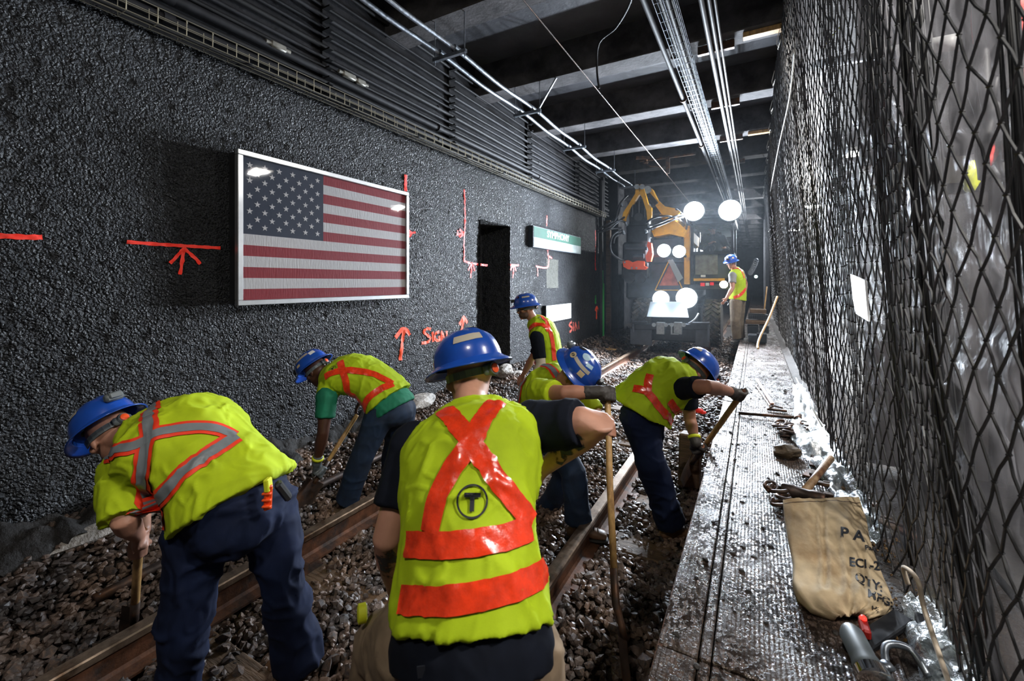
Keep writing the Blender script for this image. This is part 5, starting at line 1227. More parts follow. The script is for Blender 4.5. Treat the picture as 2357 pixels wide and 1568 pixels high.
m.box(*pb(1544, 768, 1562, 771, 9.88, .1)[:2]); m.box(*pb(1544, 750, 1547, 770, 9.88, .1)[:2]); m.build('coupler', M_galv, ex, 'auto')
# wheels
def tyre(px0, px1, py0, py1, Y):
    a = atY(px0, py0, Y); c = atY(px1, py1, Y); R_ = (a.z - c.z) / 2; cx = (a.x + c.x) / 2; w = abs(c.x - a.x); cz = (a.z + c.z) / 2; cyy = Y + R_
    m = MB(); m.lathe((cx - w / 2, cyy, cz), (1, 0, 0), [(R_ * .5, 0), (R_ * .86, .0), (R_ * .96, w * .15), (R_ * .97, w * .85), (R_ * .86, w), (R_ * .5, w)], 36); t_ = m.build('tyre', M_tyre, ex, 'auto')
    m = MB()
    for i in range(26):
        a_ = 2 * PI * i / 26
        for s_ in (0, 1):
            a2 = a_ + (.12 if s_ else 0); c2_ = V((cx + (w * .24 if s_ else -w * .24), cyy + math.cos(a2) * R_ * .98, cz + math.sin(a2) * R_ * .98)); tn = V((0, -math.sin(a2), math.cos(a2))); up = V((0, math.cos(a2), math.sin(a2)))
            m.obox(c2_, V((1, 0, 0)) * (1 if s_ else -1) + tn * .9, (w * .50, R_ * .13, R_ * .10), .006, up=up)
    m.build('tread_lug', M_tyre, t_); m = MB(); m.lathe((cx - w * .3, cyy, cz), (1, 0, 0), [(R_ * .5, 0), (R_ * .3, w * .1), (R_ * .3, w * .5), (R_ * .5, w * .6)], 20); m.build('hub', M_mdk, t_, 'auto')
tyre(1452, 1487, 689, 800, 10.4); tyre(1616, 1658, 692, 806, 10.45); tyre(1452, 1480, 690, 790, 13.2); tyre(1620, 1655, 692, 790, 13.2)
for px, X in ((1500, XRL), (1610, XRR)):
    m = MB(); m.lathe((X - .08 * (1 if X < -1.7 else -1), 10.75, .2), (1 if X < -1.7 else -1, 0, 0), [(.05, 0), (.2, 0), (.2, .12), (.225, .125), (.225, .15), (.05, .15)], 24); m.build('rail_wheel', M_rust, ex, 'auto')
# boom: yellow plates
def plate(name, pix, Y, th, m_, parent=ex): m = MB(); m.prism([atY(a, b_, Y) for a, b_ in pix], (0, th, 0)); return m.build(name, m_, parent)
plate('boom', [(1488, 430), (1500, 434), (1512, 458), (1530, 475), (1556, 480), (1568, 488), (1558, 496), (1540, 500), (1522, 492), (1505, 468), (1494, 450)], 10.5, .28, M_yel)
plate('boom', [(1500, 532), (1530, 512), (1545, 505), (1560, 512), (1580, 530), (1572, 545), (1540, 538), (1505, 545)], 10.6, .4, M_yel)
m = MB(); m.bar(atY(1545, 508, 10.7), atY(1600, 560, 12.2), .22, .30, .03); m.bar(atY(1528, 488, 10.65), atY(1545, 512, 10.8), .2, .2, .02); m.build('boom_base', M_yel, ex)
st = plate('stick_fork', [(1463, 424), (1470, 424), (1472, 446), (1452, 478), (1440, 500), (1438, 512), (1431, 508), (1434, 490), (1447, 470), (1462, 446)], 10.3, .12, M_yel)
plate('stick_fork', [(1474, 424), (1480, 424), (1484, 440), (1492, 470), (1500, 478), (1499, 504), (1490, 508), (1488, 486), (1478, 455), (1472, 446)], 10.3, .12, M_yel)
m = MB(); m.cyl(atY(1466, 430, 10.2), atY(1466, 430, 10.55), .06, 14); m.cyl(atY(1478, 430, 10.2), atY(1478, 430, 10.7), .06, 14); m.cyl(atY(1490, 437, 10.35), atY(1490, 437, 10.85), .09, 16); m.build('pivot_pin', M_galv, ex, 'auto')
m = MB(); m.bar(atY(1480, 432, 10.5), atY(1512, 470, 10.5), .06, .09, .01); m.bar(atY(1486, 452, 10.4), atY(1492, 448, 10.4), .02, .02); m.build('link_arm', M_mdk, ex)
m = MB(); m.box(*pb(1447, 466, 1492, 520, 10.4, .35)[:2], bev=.05); m.box(*pb(1440, 516, 1496, 560, 10.4, .4)[:2], bev=.06)
for px in (1455, 1470, 1484): m.cyl(atY(px, 462, 10.34), atY(px, 500, 10.34), .035, 10)
m.cyl(atY(1470, 500, 10.3), atY(1470, 500, 10.5), .10, 16); m.build('rotator_head', M_mdk, ex, 'auto')
m = MB(); m.box(*pb(1432, 558, 1490, 606, 10.45, .4)[:2], bev=.05); m.cyl(atY(1458, 590, 10.35), atY(1482, 590, 10.35), .06, 12); m.cyl(atY(1440, 572, 10.36), atY(1490, 572, 10.36), .04, 12); m.build('clamp_body', M_mgry, ex, 'auto')
m = MB(); m.box(*pb(1430, 605, 1492, 640, 10.4, .3)[:2], bev=.03)
for px in (1450, 1474): m.lathe(atY(px, 640, 10.4), (0, -1, 0), [(.13, 0), (.13, .05), (.08, .06)], 18)
m.build('lower_clamp', M_mdk, ex, 'auto')
plate('orange_jaw', [(1433, 601), (1445, 599), (1455, 604), (1468, 600), (1482, 601), (1482, 612), (1490, 616), (1484, 621), (1445, 620), (1435, 614)], 10.25, .12, M_mor)
plate('orange_jaw', [(1491, 556), (1499, 560), (1502, 585), (1498, 602), (1488, 603), (1486, 590), (1493, 575), (1489, 566)], 10.25, .12, M_mor)
m = MB()
for px, py in ((1454, 617), (1465, 617), (1438, 604)): m = MB(); m.cyl(atY(px, py, 10.28), atY(px, py, 10.22), .022, 8); m.build('bolt', M_galv, ex, 'auto')
hoses = [[(1492, 520, 10.3), (1520, 512, 10.1), (1548, 500, 10.1), (1575, 494, 10.4)], [(1490, 528, 10.25), (1515, 520, 10.0), (1545, 508, 10.05), (1572, 500, 10.4)], [(1487, 512, 10.25), (1510, 500, 10.0), (1540, 498, 10.1), (1565, 506, 10.5)],
         [(1440, 512, 10.3), (1425, 508, 10.1), (1405, 520, 9.9), (1385, 533, 9.9), (1400, 528, 10.0), (1430, 525, 10.3)], [(1437, 500, 10.3), (1418, 515, 10.0), (1402, 528, 9.9), (1378, 534, 9.9), (1376, 528, 9.9), (1400, 516, 9.9), (1420, 500, 10.1), (1428, 470, 10.3)],
         [(1432, 530, 10.3), (1412, 540, 10.0), (1405, 560, 10.0), (1408, 582, 10.0), (1425, 596, 10.1), (1440, 600, 10.3)], [(1444, 450, 10.4), (1428, 468, 10.2), (1420, 490, 10.1), (1415, 508, 10.0), (1400, 522, 9.95)], [(1432, 536, 10.3), (1416, 546, 10.1), (1412, 560, 10.1)], [(1555, 480, 10.5), (1575, 500, 10.6), (1580, 525, 10.7), (1570, 550, 10.8)]]
for hz in hoses: m = MB(); m.tube(smoothpath([atY(a, b_, c_) for a, b_, c_ in hz], 8), .024, 8); m.build('hydraulic_hose', M_mdk, ex, True)
m = MB()
for px, py in ((1430, 468), (1440, 512), (1492, 518), (1486, 528), (1434, 532)): m.cyl(atY(px, py, 10.24), atY(px + 3, py + 8, 10.24), .032, 10)
m.build('hose_fitting', M_galv, ex, 'auto')
m = MB(); m.tube(smoothpath([atY(1585, 745, 10.0), atY(1600, 735, 9.95), atY(1608, 722, 10.0)], 6), .018, 8); m.build('safety_chain', M_galv, ex, True)
# ================================================================ net between track and platform
def net_x(y, z):
    "hanging, slack surface of the net"
    y = np.asarray(y, float); z = np.asarray(z, float); t = np.clip((4.45 - z) / 4.07, 0, 1)
    x = .23 + .28 * t ** .9
    n = np.clip((8 - y) / 7, .15, 1)
    x = x + n * (.035 * np.sin(2.3 * y + 1.1 + .5 * t) + .022 * np.sin(6.1 * y + 2.2 * t) * (.3 + t) + .03 * np.sin(1.1 * y + 5 * t) * t)
    x = x - .09 * np.exp(-((y - 3.0) / .8) ** 2) * t ** 2 + .05 * np.exp(-((y - 1.3) / .5) ** 2)
    return x
def build_net():
    cw, ch = .088, .150; rng = np.random.default_rng(3)
    verts = []; edges = []
    def strip(y0, y1, r, sides):
        ny = int((y1 - y0) / cw); nz = int((4.45 - .39) / ch)
        # knots: rows every ch/2, offset by cw/2
        K = {}
        V_ = []; F_ = []
        for j in range(2 * nz + 1):
            for i in range(ny + 1):
                y = y0 + cw * (i + (.5 if j % 2 else 0)); z = .39 + j * ch / 2
                t = 1 - j / (2 * nz); slack = 1 + .0 * t
                yy = y + .005 * rng.normal() + .03 * math.sin(z * 1.3 + y * .8) * t; zz = z + .006 * rng.normal() - .02 * math.sin(4 * y) * t
                K[i, j] = np.array([float(net_x(yy, zz)) + .002 * rng.normal(), yy, zz])
        a_, b_ = [], []
        for (i, j), p in K.items():
            if j == 2 * nz: continue
            for di in ((0, -1) if j % 2 == 0 else (0, 1)):
                q = K.get((i + di, j + 1))
                if q is not None: a_.append(p); b_.append(q)
        A = np.array(a_); B = np.array(b_); n = len(A); d = B - A; d /= np.linalg.norm(d, axis=1)[:, None]
        u = np.cross(d, np.array([1., 0, .05])); u /= np.linalg.norm(u, axis=1)[:, None]; w = np.cross(d, u)
        M_ = (A + B) / 2 + rng.normal(size=(n, 3)) * .0015 - np.array([0, 0, .001])
        rings = []
        for P in (A, M_, B):
            for k in range(sides): a = 2 * PI * k / sides; rings.append(P + (u * math.cos(a) + w * math.sin(a)) * r)
        Vv = np.stack(rings, 1).reshape(-1, 3); base = (np.arange(n) * 3 * sides)[:, None, None]
        f = np.array([[s_ * sides + k, s_ * sides + (k + 1) % sides, (s_ + 1) * sides + (k + 1) % sides, (s_ + 1) * sides + k] for s_ in range(2) for k in range(sides)])
        Fq = (f[None] + base).reshape(-1, 4)
        kv = []; kf = []
        if r > .0022:
            KP = np.array(list(K.values())); o = np.array([(1, 0, 0), (-1, 0, 0), (0, 1, 0), (0, -1, 0), (0, 0, 1.3), (0, 0, -1.3)]) * r * 2.0
            kv = (KP[:, None] + o[None]).reshape(-1, 3); of = np.array([(0, 2, 4), (2, 1, 4), (1, 3, 4), (3, 0, 4), (2, 0, 5), (1, 2, 5), (3, 1, 5), (0, 3, 5)])
            kf = (of[None] + (np.arange(len(KP)) * 6)[:, None, None] + len(Vv)).reshape(-1, 3)
        return Vv, Fq, kv, kf
    t = thing('safety_net', (.5, 5, .4), 'black knotted safety net hanging from ceiling to walkway on the right', 'net')
    for (a, c, r, s_) in ((.35, 3.2, .0032, 5), (3.2, 8.0, .0030, 4), (8.0, 17, .0030, 3)):
        Vv, Fq, kv, kf = strip(a, c, r, s_)
        vs = Vv.tolist() + (kv.tolist() if len(kv) else []); fs = Fq.tolist() + (kf.tolist() if len(kf) else [])
        o = pyd('netting', vs, fs, M_net, t); o['kind'] = 'stuff'
    # gathered bunches of spare netting
    r_ = random.Random(4)
    for (y, dx, n, sp, z0_, z1_) in ((1.72, .05, 16, .06, .45, 4.4), (1.30, .06, 10, .04, .5, 4.4), (2.35, .07, 9, .05, .45, 4.4), (1.08, .05, 10, .04, 2.2, 4.4)):
        m = MB()
        for k in range(n):
            oy = r_.uniform(-sp, sp); ox = r_.uniform(-.02, .03); ph = r_.uniform(0, 6)
            pts = []
            for q in range(22):
                z = z0_ + (z1_ - z0_) * q / 21; yy = y + oy + .02 * math.sin(z * 1.3 + ph); pts.append((float(net_x(yy, z)) + dx + ox + .006 * math.sin(z * 2 + ph), yy, z))
            m.tube(pts, r_.choice((.003, .003, .006)), 5)
        m.build('gathered_netting', M_net, t, True, kind='stuff')
    return t
net = build_net()
# rope lacing and edge rope
t = thing('lacing_rope', (.25, 6, 4), 'thin white rope laced down the far edge of the net', 'rope'); m = MB()
P = [(1858, 0, 3.6), (1838, 110, 4.6), (1815, 230, 6), (1795, 340, 8), (1775, 440, 11)]
m.tube(smoothpath([(float(net_x(atX(a, b_, .30).y, atX(a, b_, .30).z)) - .02, atX(a, b_, .30).y, min(4.4, atX(a, b_, .30).z)) for a, b_, c_ in P[1:]], 6), .006, 6); m.build('rope', M_rope, t, True)
m = MB()
for k in range(12):
    y = 3.5 + k * 1.1; x = float(net_x(y, 4.3)) - .02; m.tube([(x, y, 4.42), (x - .03, y + .05, 4.30), (x - .01, y + .12, 4.24), (x + .01, y + .05, 4.32), (x, y + .5, 4.42)], .004, 5)
t2 = thing('hanging_ties', (.2, 6, 4.3), 'short white ties holding the net to the ceiling edge', 'rope'); m.build('tie', M_rope, t2, True)
# fine shade mesh behind
def sheetobj(name, fn, y0, y1, z0_, z1_, ny, nz, m_, label, cat):
    ys_ = np.linspace(y0, y1, ny); zs_ = np.linspace(z0_, z1_, nz); Y, Z = np.meshgrid(ys_, zs_, indexing='ij'); X = fn(Y, Z)
    fs = [[i * nz + j, (i + 1) * nz + j, (i + 1) * nz + j + 1, i * nz + j + 1] for i in range(ny - 1) for j in range(nz - 1)]
    return tag(pyd(name, np.stack([X, Y, Z], -1).reshape(-1, 3).tolist(), fs, m_, None, True), label, cat)
def mesh_x(Y, Z):
    P = np.stack([Y * 0, Y, Z * .5], -1); t = np.clip((4.45 - Z) / 4, 0, 1)
    return net_x(Y, Z) + .07 + .035 * vn(P, 3.1, 31) + .018 * vn(P, 9, 32) + .012 * vn(np.stack([Y * 0, Y, Z * 2.2], -1), 12, 33)
sheetobj('shade_mesh', mesh_x, .2, 17, .40, 4.42, 700, 150, M_mesh, 'fine see-through dark shade mesh hung right behind the knotted net', 'mesh')
# white card on the net
q0 = atX(1957, 632, .40); 
pts = [atX(1957, 631, .36), atX(1990, 645, .36), atX(1998, 740, .36), atX(1970, 722, .36), atX(1963, 690, .36)]
m = MB(); m.prism(pts, (.006, 0, 0)); tag(m.build('white_card', mat('white_card', (.9, .92, .95), .5), None), 'crumpled white card tied on the net', 'card')
# steel post line at far end of the net
for i, y in enumerate((16.8, 19.5, 22.5)):
    m = MB(); m.box((.30, y, .35), (.42, y + .12, 4.42), bev=.005); tag(m.build('steel_post', M_mdk, None), ('nearest', 'middle', 'farthest')[i] + ' dark steel post past the far end of the net', 'post', 'posts past the net')
# loose folds of white polythene at the foot of the net
def skirt(name, path, label, seed, wmul=1, hgt=.09):
    P = smoothpath([V((a, b_, 0)) for a, b_, _, _ in path], 10); W_ = []
    for i in range(len(path) - 1):
        for k in range(10): f_ = k / 10; W_.append((path[i][2] * (1 - f_) + path[i + 1][2] * f_, path[i][3] * (1 - f_) + path[i + 1][3] * f_))
    W_.append(path[-1][2:]); nx = 22; vs = []
    for p, (wl, wr) in zip(P, W_):
        for k in range(nx + 1):
            q = k / nx; x = p.x - wl + (wl + wr) * q; y = p.y; A_ = np.array([x, y, seed])
            z = WZ + .012 + hgt * (.5 + .5 * float(vn(A_, 9, 41))) * math.sin(PI * min(1, q * 1.15)) ** .6 + .03 * abs(float(vn(A_, 22, 42))) + (.10 * max(0, q - .6) / .4)
            vs.append((x + .02 * float(vn(A_, 15, 43)), y, z))
    n = len(P); fs = [[i * (nx + 1) + k, i * (nx + 1) + k + 1, (i + 1) * (nx + 1) + k + 1, (i + 1) * (nx + 1) + k] for i in range(n - 1) for k in range(nx)]
    return tag(pyd(name, vs, fs, M_poly, None, True), label, 'plastic sheet')
skirt('plastic_sheet', [(.38, 5.6, .02, .05), (.38, 5.0, .05, .06), (.37, 4.4, .10, .07), (.37, 3.9, .14, .08), (.39, 3.4, .07, .08), (.42, 3.1, .06, .06), (.44, 2.75, .07, .05), (.46, 2.45, .03, .04)], 'bunched white polythene along the foot of the net', 1)
skirt('plastic_sheet', [(.50, 2.1, .03, .05), (.50, 1.9, .06, .05), (.50, 1.7, .07, .05), (.50, 1.5, .05, .04), (.50, 1.3, .03, .03)], 'grimy plastic sheet lying right of the canvas bag', 2, hgt=.10)
# pole lying at the foot of the net
m = MB(); m.cyl(atZ(1832, 870, WZ + .16), atZ(1905, 1005, WZ + .10), .006, 8); tag(m.build('bent_rod', M_rope, None, True), 'pale cord stretched along the net foot over the polythene', 'cord')
m = MB(); m.tube(smoothpath([(.44, 1.9, WZ + .20), (.425, 1.88, WZ + .26), (.44, 1.8, WZ + .27), (.455, 1.78, WZ + .18), (.46, 1.5, WZ + .08), (.465, 1.1, WZ + .05)], 8), .007, 8); tag(m.build('hooked_rod', M_cream, None, True), 'thin hooked rod standing at the net foot right of the bag', 'rod')
# ---- debris and tools on the walkway
def hammer(label, h0, h1, head_c, head_ax, hl=.17, hw=.055, r=.017, mh=None):
    t = thing('sledgehammer', head_c, label, 'hammer'); m = MB(); m.tube([h0, V(h0).lerp(V(h1), .5), h1], [r * 1.05, r * .9, r], 12); m.build('handle', mh or M_wood, t, True)
    m = MB(); a = V(head_ax).normalized(); c = V(head_c); m.lathe(c - a * hl / 2, a, [(hw * .42, 0), (hw * .5, hl * .06), (hw * .5, hl * .28), (hw * .42, hl * .36), (hw * .42, hl * .64), (hw * .5, hl * .72), (hw * .5, hl * .94), (hw * .42, hl)], 10); m.build('head', M_iron, t, 'auto'); return t
z_ = WZ + .035
hd = atZ(1848, 1137, z_); hammer('stout hammer with a mottled wooden handle behind the canvas bag', hd, atZ(1912, 1055, WZ + .14), hd, (atZ(1880, 1146, z_) - atZ(1815, 1128, z_)), .20, .07, .021, mat('mottled_handle', (.55, .36, .2), .5, col2=(.3, .14, .07), cscale=14, cthr=.52))
hd = atZ(1838, 962, z_); hammer('long-handled sledgehammer lying across the walkway by the polythene', hd, atZ(1700, 951, z_ - .01), hd, (atZ(1845, 955, z_) - atZ(1832, 975, z_)), .12, .06, .014, M_iron)
t = thing('steel_rod', atZ(1760, 900, WZ), 'pale rust-stained bar lying on the walkway, left one of two', 'bar'); m = MB(); m.bar(atZ(1741, 872, WZ + .012), atZ(1778, 930, WZ + .012), .03, .018, .003); m.build('bar', M_rusty2, t)
t = thing('steel_rod', atZ(1765, 900, WZ), 'thinner right bar beside the pale rust-stained one on the walkway', 'bar'); m = MB(); m.bar(atZ(1740, 888, WZ + .010), atZ(1772, 934, WZ + .010), .012, .014, .002); m.build('bar', M_rusty2, t)
def rockat(c, s, m_, label, name, cat, k=3, seed=0):
    bm = bmesh.new(); bmesh.ops.create_icosphere(bm, subdivisions=3, radius=1); P = np.array([v.co for v in bm.verts]); P = P * (1 + .25 * vn(P, 1.6, seed)[:, None] + .08 * vn(P, 5, seed + 1)[:, None]) * np.array(s) + np.array(c)
    fs = [[v.index for v in f.verts] for f in bm.faces]; bm.free(); return tag(pyd(name, P.tolist(), fs, m_, None, False), label, cat)
c_ = atZ(1812, 1040, WZ + .035); rockat(c_, (.085, .06, .045), mat('muddy_block', (.12, .085, .05), .6, vary=.5, vscale=15, bump=.6, bscale=40), 'muddy brown lump of broken timber on the walkway edge', 'timber_lump', 'timber', seed=3)
for i, (px, py, l, w, ang, lab) in enumerate(((1830, 1002, .22, .10, .1, 'flat dark steel plate lying below the sledgehammer'), (1880, 1015, .16, .05, .5, 'narrow dark plate leaning on the polythene by the clips'), (1865, 1090, .12, .05, 1.2, 'small dark plate on the wet boards near the mottled handle'), (1875, 1060, .20, .055, 1.45, 'grey upright strip of plate beside the polythene'))):
    q = atZ(px, py, WZ + .02); m = MB(); m.obox(q, (math.cos(ang), math.sin(ang), .05), (l, w, .012), .003); m.obox(q + V((0, 0, .01)), (math.cos(ang + .3), math.sin(ang + .3), .0), (l * .6, .012, .012)); tag(m.build('steel_plate', M_iron, None), lab, 'plate')
m = MB(); q = atZ(1788, 944, WZ + .02); m.obox(q, (1, .1, 0), (.16, .035, .02), .006); m.tube([q + V((-.06, 0, .01)), q + V((-.02, .02, .03)), q + V((.05, .01, .02))], .008, 6); tag(m.build('pliers', M_iron, None, 'auto'), 'dark iron tongs lying above the long sledgehammer', 'tongs')
def clip(c, s=1.0, ang=0.0):
    m = MB(); M3 = Matrix.Rotation(ang, 3, 'Z'); pts = [M3 @ (V(p) * s) for p in ((-.05, 0, 0), (-.02, .03, .012), (.02, .03, .02), (.03, .0, .02), (0, -.025, .012), (-.03, -.02, .004), (-.04, .015, .02))]
    m.tube(smoothpath([V(c) + p for p in pts], 4), .009 * s, 7); return m
r_ = random.Random(5)
for i, (px, py) in enumerate(((1790, 985), (1805, 990), (1818, 982), (1830, 990), (1842, 984), (1853, 978), (1862, 985), (1800, 978), (1848, 992), (1870, 975), (1880, 990), (1812, 997))):
    tag(clip(atZ(px, py, WZ + .02 + r_.uniform(0, .02)), r_.uniform(.9, 1.3), r_.uniform(0, 6)).build('rail_clip', M_iron, None, True), 'curled rusty rail clip in the heap by the net foot', 'rail clip', 'rail clips heaped on the walkway')
for i, (px, py, s_) in enumerate(((1778, 1125, 1.1), (1792, 1135, 1.2), (1800, 1150, 1.1), (1795, 1165, 1.0))):
    tag(clip(atZ(px, py, WZ + .02), s_, r_.uniform(0, 6)).build('rail_clip', M_iron, None, True), 'curled rail clip left of the canvas bag top', 'rail clip', 'rail clips left of the bag')
for i, (px, py, l, a_, lab) in enumerate(((1925, 1120, .20, .4, 'broken splintered lath behind the top of the bag'), (1955, 1150, .24, -.4, 'dark splintered board between bag and net'), (2000, 1190, .26, -.9, 'brown rotten board leaning right of the bag top'), (2060, 1215, .22, -1.0, 'rusty curved strip at the net foot right of the bag'))):
    q = atZ(px, py, WZ + .04); m = MB(); d_ = V((math.cos(a_), -abs(math.sin(a_)), .12)); m.obox(q, d_, (l, .04, .018), .004); m.obox(q + V((.01, .02, .01)), d_ + V((.3, 0, .1)), (l * .7, .012, .010)); tag(m.build('broken_board', (M_tie, M_iron, M_tie, M_rust)[i], None), lab, 'board')
# rubbish at the near right bottom
q = atZ(2010, 1560, WZ + .07); t = thing('headlamp_torch', q, 'grey torch body with a shiny chrome rim at the bottom right', 'torch'); m = MB(); ax_ = (atZ(1975, 1490, WZ + .08) - q).normalized()
m.lathe(q, ax_, [(.030, -.02), (.042, 0), (.040, .03), (.034, .06), (.034, .14), (.024, .16)], 20); m.build('torch_body', M_plgry, t, 'auto'); m = MB(); m.lathe(q - ax_ * .002, ax_, [(.040, -.02), (.047, -.015), (.047, .012), (.040, .015)], 24); m.build('chrome_rim', mat('chrome', (.8, .8, .8), .08, 1), t, 'auto')
m = MB(); q = atZ(2085, 1540, WZ + .05); m.tube(smoothpath([q + V((-.05, -.04, 0)), q + V((-.04, .03, .03)), q + V((.02, .05, .03)), q + V((.05, .0, .0))], 6), .010, 8); m.lathe(q + V((-.05, -.03, 0)), (0, 0, 1), [(.012, 0), (.02, .01), (.012, .02)], 12); tag(m.build('iron_shackle', M_galv, None, True), 'dark bow shackle beside the chrome-rimmed torch', 'shackle')
q = atZ(1990, 1442, WZ + .05); t = thing('marker_light', q, 'small red marker light glowing under the bottom of the canvas bag', 'light'); m = MB(); m.box(q + V((-.012, -.04, -.02)), q + V((.012, .04, .012)), bev=.006); m.build('light_body', M_redp, t); m = MB(); m.ell(q + V((0, .02, .014)), (.010, .012, .008)); m.build('red_lens', M_redglow, t, True)
m = MB(); m.bar(atZ(1960, 1500, WZ + .015), atZ(2080, 1420, WZ + .02), .06, .02, .004); m.bar(atZ(2120, 1420, WZ + .05), atZ(2170, 1560, WZ + .03), .035, .03, .004); tag(m.build('dark_channel', M_mdk, None), 'dark steel channel lying beneath the canvas bag', 'steel')
t = thing('grit_heap', (.45, 2.6, WZ), 'heap of rusty grit and chips between the mottled hammer and the net', 'grit'); b = MB()
for k in range(500):
    x = r_.uniform(.34, .58); y = r_.uniform(1.9, 4.2); s_ = r_.uniform(.003, .010); v = ROCKS[k % 14]; b.add([V((p[0] * s_ + x, p[1] * s_ + y, p[2] * s_ + WZ + .004 + s_ * .3)) for p in v], RF.tolist())
b.build('grit', mat('ochre_grit', (.16, .09, .03), .6, vary=.7, vscale=30), t, kind='stuff')
# ---- canvas bag with printed lettering
def bag():
    t = thing('canvas_bag', atZ(1960, 1420, WZ), 'stained tan canvas parts bag with black stencilled lettering', 'bag')
    d0, d1 = 2.05, 1.50
    rows_ = [(1802, 1150, 1978, 1143, 2.08, 2.06), (1805, 1185, 1990, 1185, 2.0, 1.98), (1813, 1240, 2003, 1243, 1.88, 1.86), (1826, 1300, 2025, 1310, 1.76, 1.73), (1824, 1345, 2046, 1360, 1.67, 1.64), (1834, 1375, 2058, 1390, 1.61, 1.58), (1866, 1410, 2048, 1410, 1.56, 1.56), (1920, 1432, 1995, 1428, 1.53, 1.53)]
    nz, nx = 40, 44; fr = []; bk = []
    for i in range(nz + 1):
        v = i / nz * (len(rows_) - 1); k = min(int(v), len(rows_) - 2); f_ = v - k; R0 = [a * (1 - f_) + c * f_ for a, c in zip(rows_[k], rows_[k + 1])]
        for j in range(nx + 1):
            u_ = j / nx; p = J(R0[0] + (R0[2] - R0[0]) * u_, R0[1] + (R0[3] - R0[1]) * u_, R0[4] + (R0[5] - R0[4]) * u_)
            bul = math.sin(PI * u_) ** .4; th = .004 + (.085 * min(1, i / nz * 1.5)) * bul
            A_ = np.array([u_ * .5, i / nz * .35, .2]); wv = .010 * float(vn(A_, 12, 51)) + .012 * (1 - 2 * abs(float(vn(np.array([u_ * .9 + i / nz * .30, i / nz * .16, 0]), 13, 52)))) * min(1, i / 8) + .003 * float(vn(A_, 40, 53))
            n_ = cv(0, -.3, 1).normalized(); fr.append(p + n_ * (wv + th * .35)); q = p - n_ * th; q.z = max(q.z, WZ + .006); bk.append(q)
    N0 = (nz + 1) * (nx + 1); fs = []
    for i in range(nz):
        for j in range(nx): a = i * (nx + 1) + j; fs.append([a, a + nx + 1, a + nx + 2, a + 1]); fs.append([N0 + a, N0 + a + 1, N0 + a + nx + 2, N0 + a + nx + 1])
    for i in range(nz): a = i * (nx + 1); fs.append([a, N0 + a, N0 + a + nx + 1, a + nx + 1]); a += nx; fs.append([a, a + nx + 1, N0 + a + nx + 1, N0 + a])
    for j in range(nx): a = nz * (nx + 1) + j; fs.append([a, N0 + a, N0 + a + 1, a + 1])
    o = pyd('bag_cloth', fr + bk, fs, M_bag, t, True); B = bvh(o)
    n_ = cv(0, -.3, 1).normalized()
    def txt(s_, px, py, hpx, sx, ang, lean=.12):
        P0 = pxpts(B, [(px, py)])[0]
        def on(qx, qy): r = ray(qx, qy); C0 = V((0, 0, CAMZ)); return C0 + r * ((P0 - C0).dot(n_) / r.dot(n_))
        X = (on(px + 30, py + 30 * math.tan(ang)) - P0) / 30; Y = (on(px + 30 * lean, py - 30) - P0) / 30; tv, tf = textmesh(s_, 1.0, .028); o_ = []
        for a in tv:
            ex_, ey_ = a.x * hpx * 1.4 * sx, a.y * hpx * 1.4; rr = ray(px + ex_ + ey_ * lean, py + ex_ * math.tan(ang) - ey_).normalized(); h = B.ray_cast(V((0, 0, CAMZ)), rr, 9); o_.append((h[0] if h[0] is not None else P0 + X * ex_ + Y * ey_) - rr * .004)
        pyd('lettering', o_, tf, M_ink, t)
    txt('P A', 1962, 1231, 24, 1.15, .20, .0); txt('Part', 2005, 1262, 10, 1.2, .15, -.1); txt('ECL-2', 1990, 1299, 20, 1.0, .16, -.05); txt('QTY:', 2000, 1341, 20, 1.0, .42, .0); txt('MFG:', 2026, 1378, 18, 1.05, .42, .0); txt('HI', 2015, 1402, 10, 1.2, .3, 0)
    m = MB(); P = pxpts(B, [(1806, 1160), (1850, 1156), (1900, 1154), (1950, 1155), (1982, 1157)]); V_, F_ = ribbon(B, P, .004, .002, 2); pyd('seam', V_, F_, M_tie, t)
bag()
# ================================================================ beyond the net
YP = 3.62
t = thing('site_partition', (1.6, YP, WZ + .02), 'white board partition with a cream fascia seen through the net', 'partition')
m = MB(); m.box((.62, YP, WZ + .02), (2.5, YP + .03, 2.12)); m.build('white_board', M_panel, t)
m = MB(); m.box((.60, YP - .03, 2.18), (2.5, YP + .03, 2.34), bev=.004); m.build('cream_fascia', M_cream2, t)
m = MB(); m.box((.60, YP - .02, 2.12), (2.5, YP + .02, 2.18)); m.box((.60, YP - .04, 2.34), (2.5, YP + .04, 2.46)); m.build('grey_rail', M_conduit, t)
m = MB(); m.box((.6, YP + .05, 2.46), (2.6, YP + .08, 4.9)); m.build('dark_panel', M_soot, t)
for x in (1.20, 1.85):
    m = MB(); m.box((x, YP - .05, WZ), (x + .06, YP, 4.9)); m.build('upright', M_mdk, t)
def poly(x0, x1, y, z0_, z1_, seed, label):
    n = 26; vs = []
    for i in range(n + 1):
        for j in range(n + 1):
            x = x0 + (x1 - x0) * i / n; z = z0_ + (z1_ - z0_) * j / n; A_ = np.array([x, seed, z * .5]); vs.append((x + .02 * float(vn(A_, 6, seed)), y + .05 * float(vn(A_, 7, seed)) + .02 * abs(float(vn(A_, 21, seed))), z))
    tag(pyd('plastic_sheet', vs, [[i * (n + 1) + j, (i + 1) * (n + 1) + j, (i + 1) * (n + 1) + j + 1, i * (n + 1) + j + 1] for i in range(n) for j in range(n)], mat('crinkled_polythene', (.75, .78, .82), .25, vary=.2, bump=1, bscale=10, bdist=.04), None, True), label, 'plastic sheet')
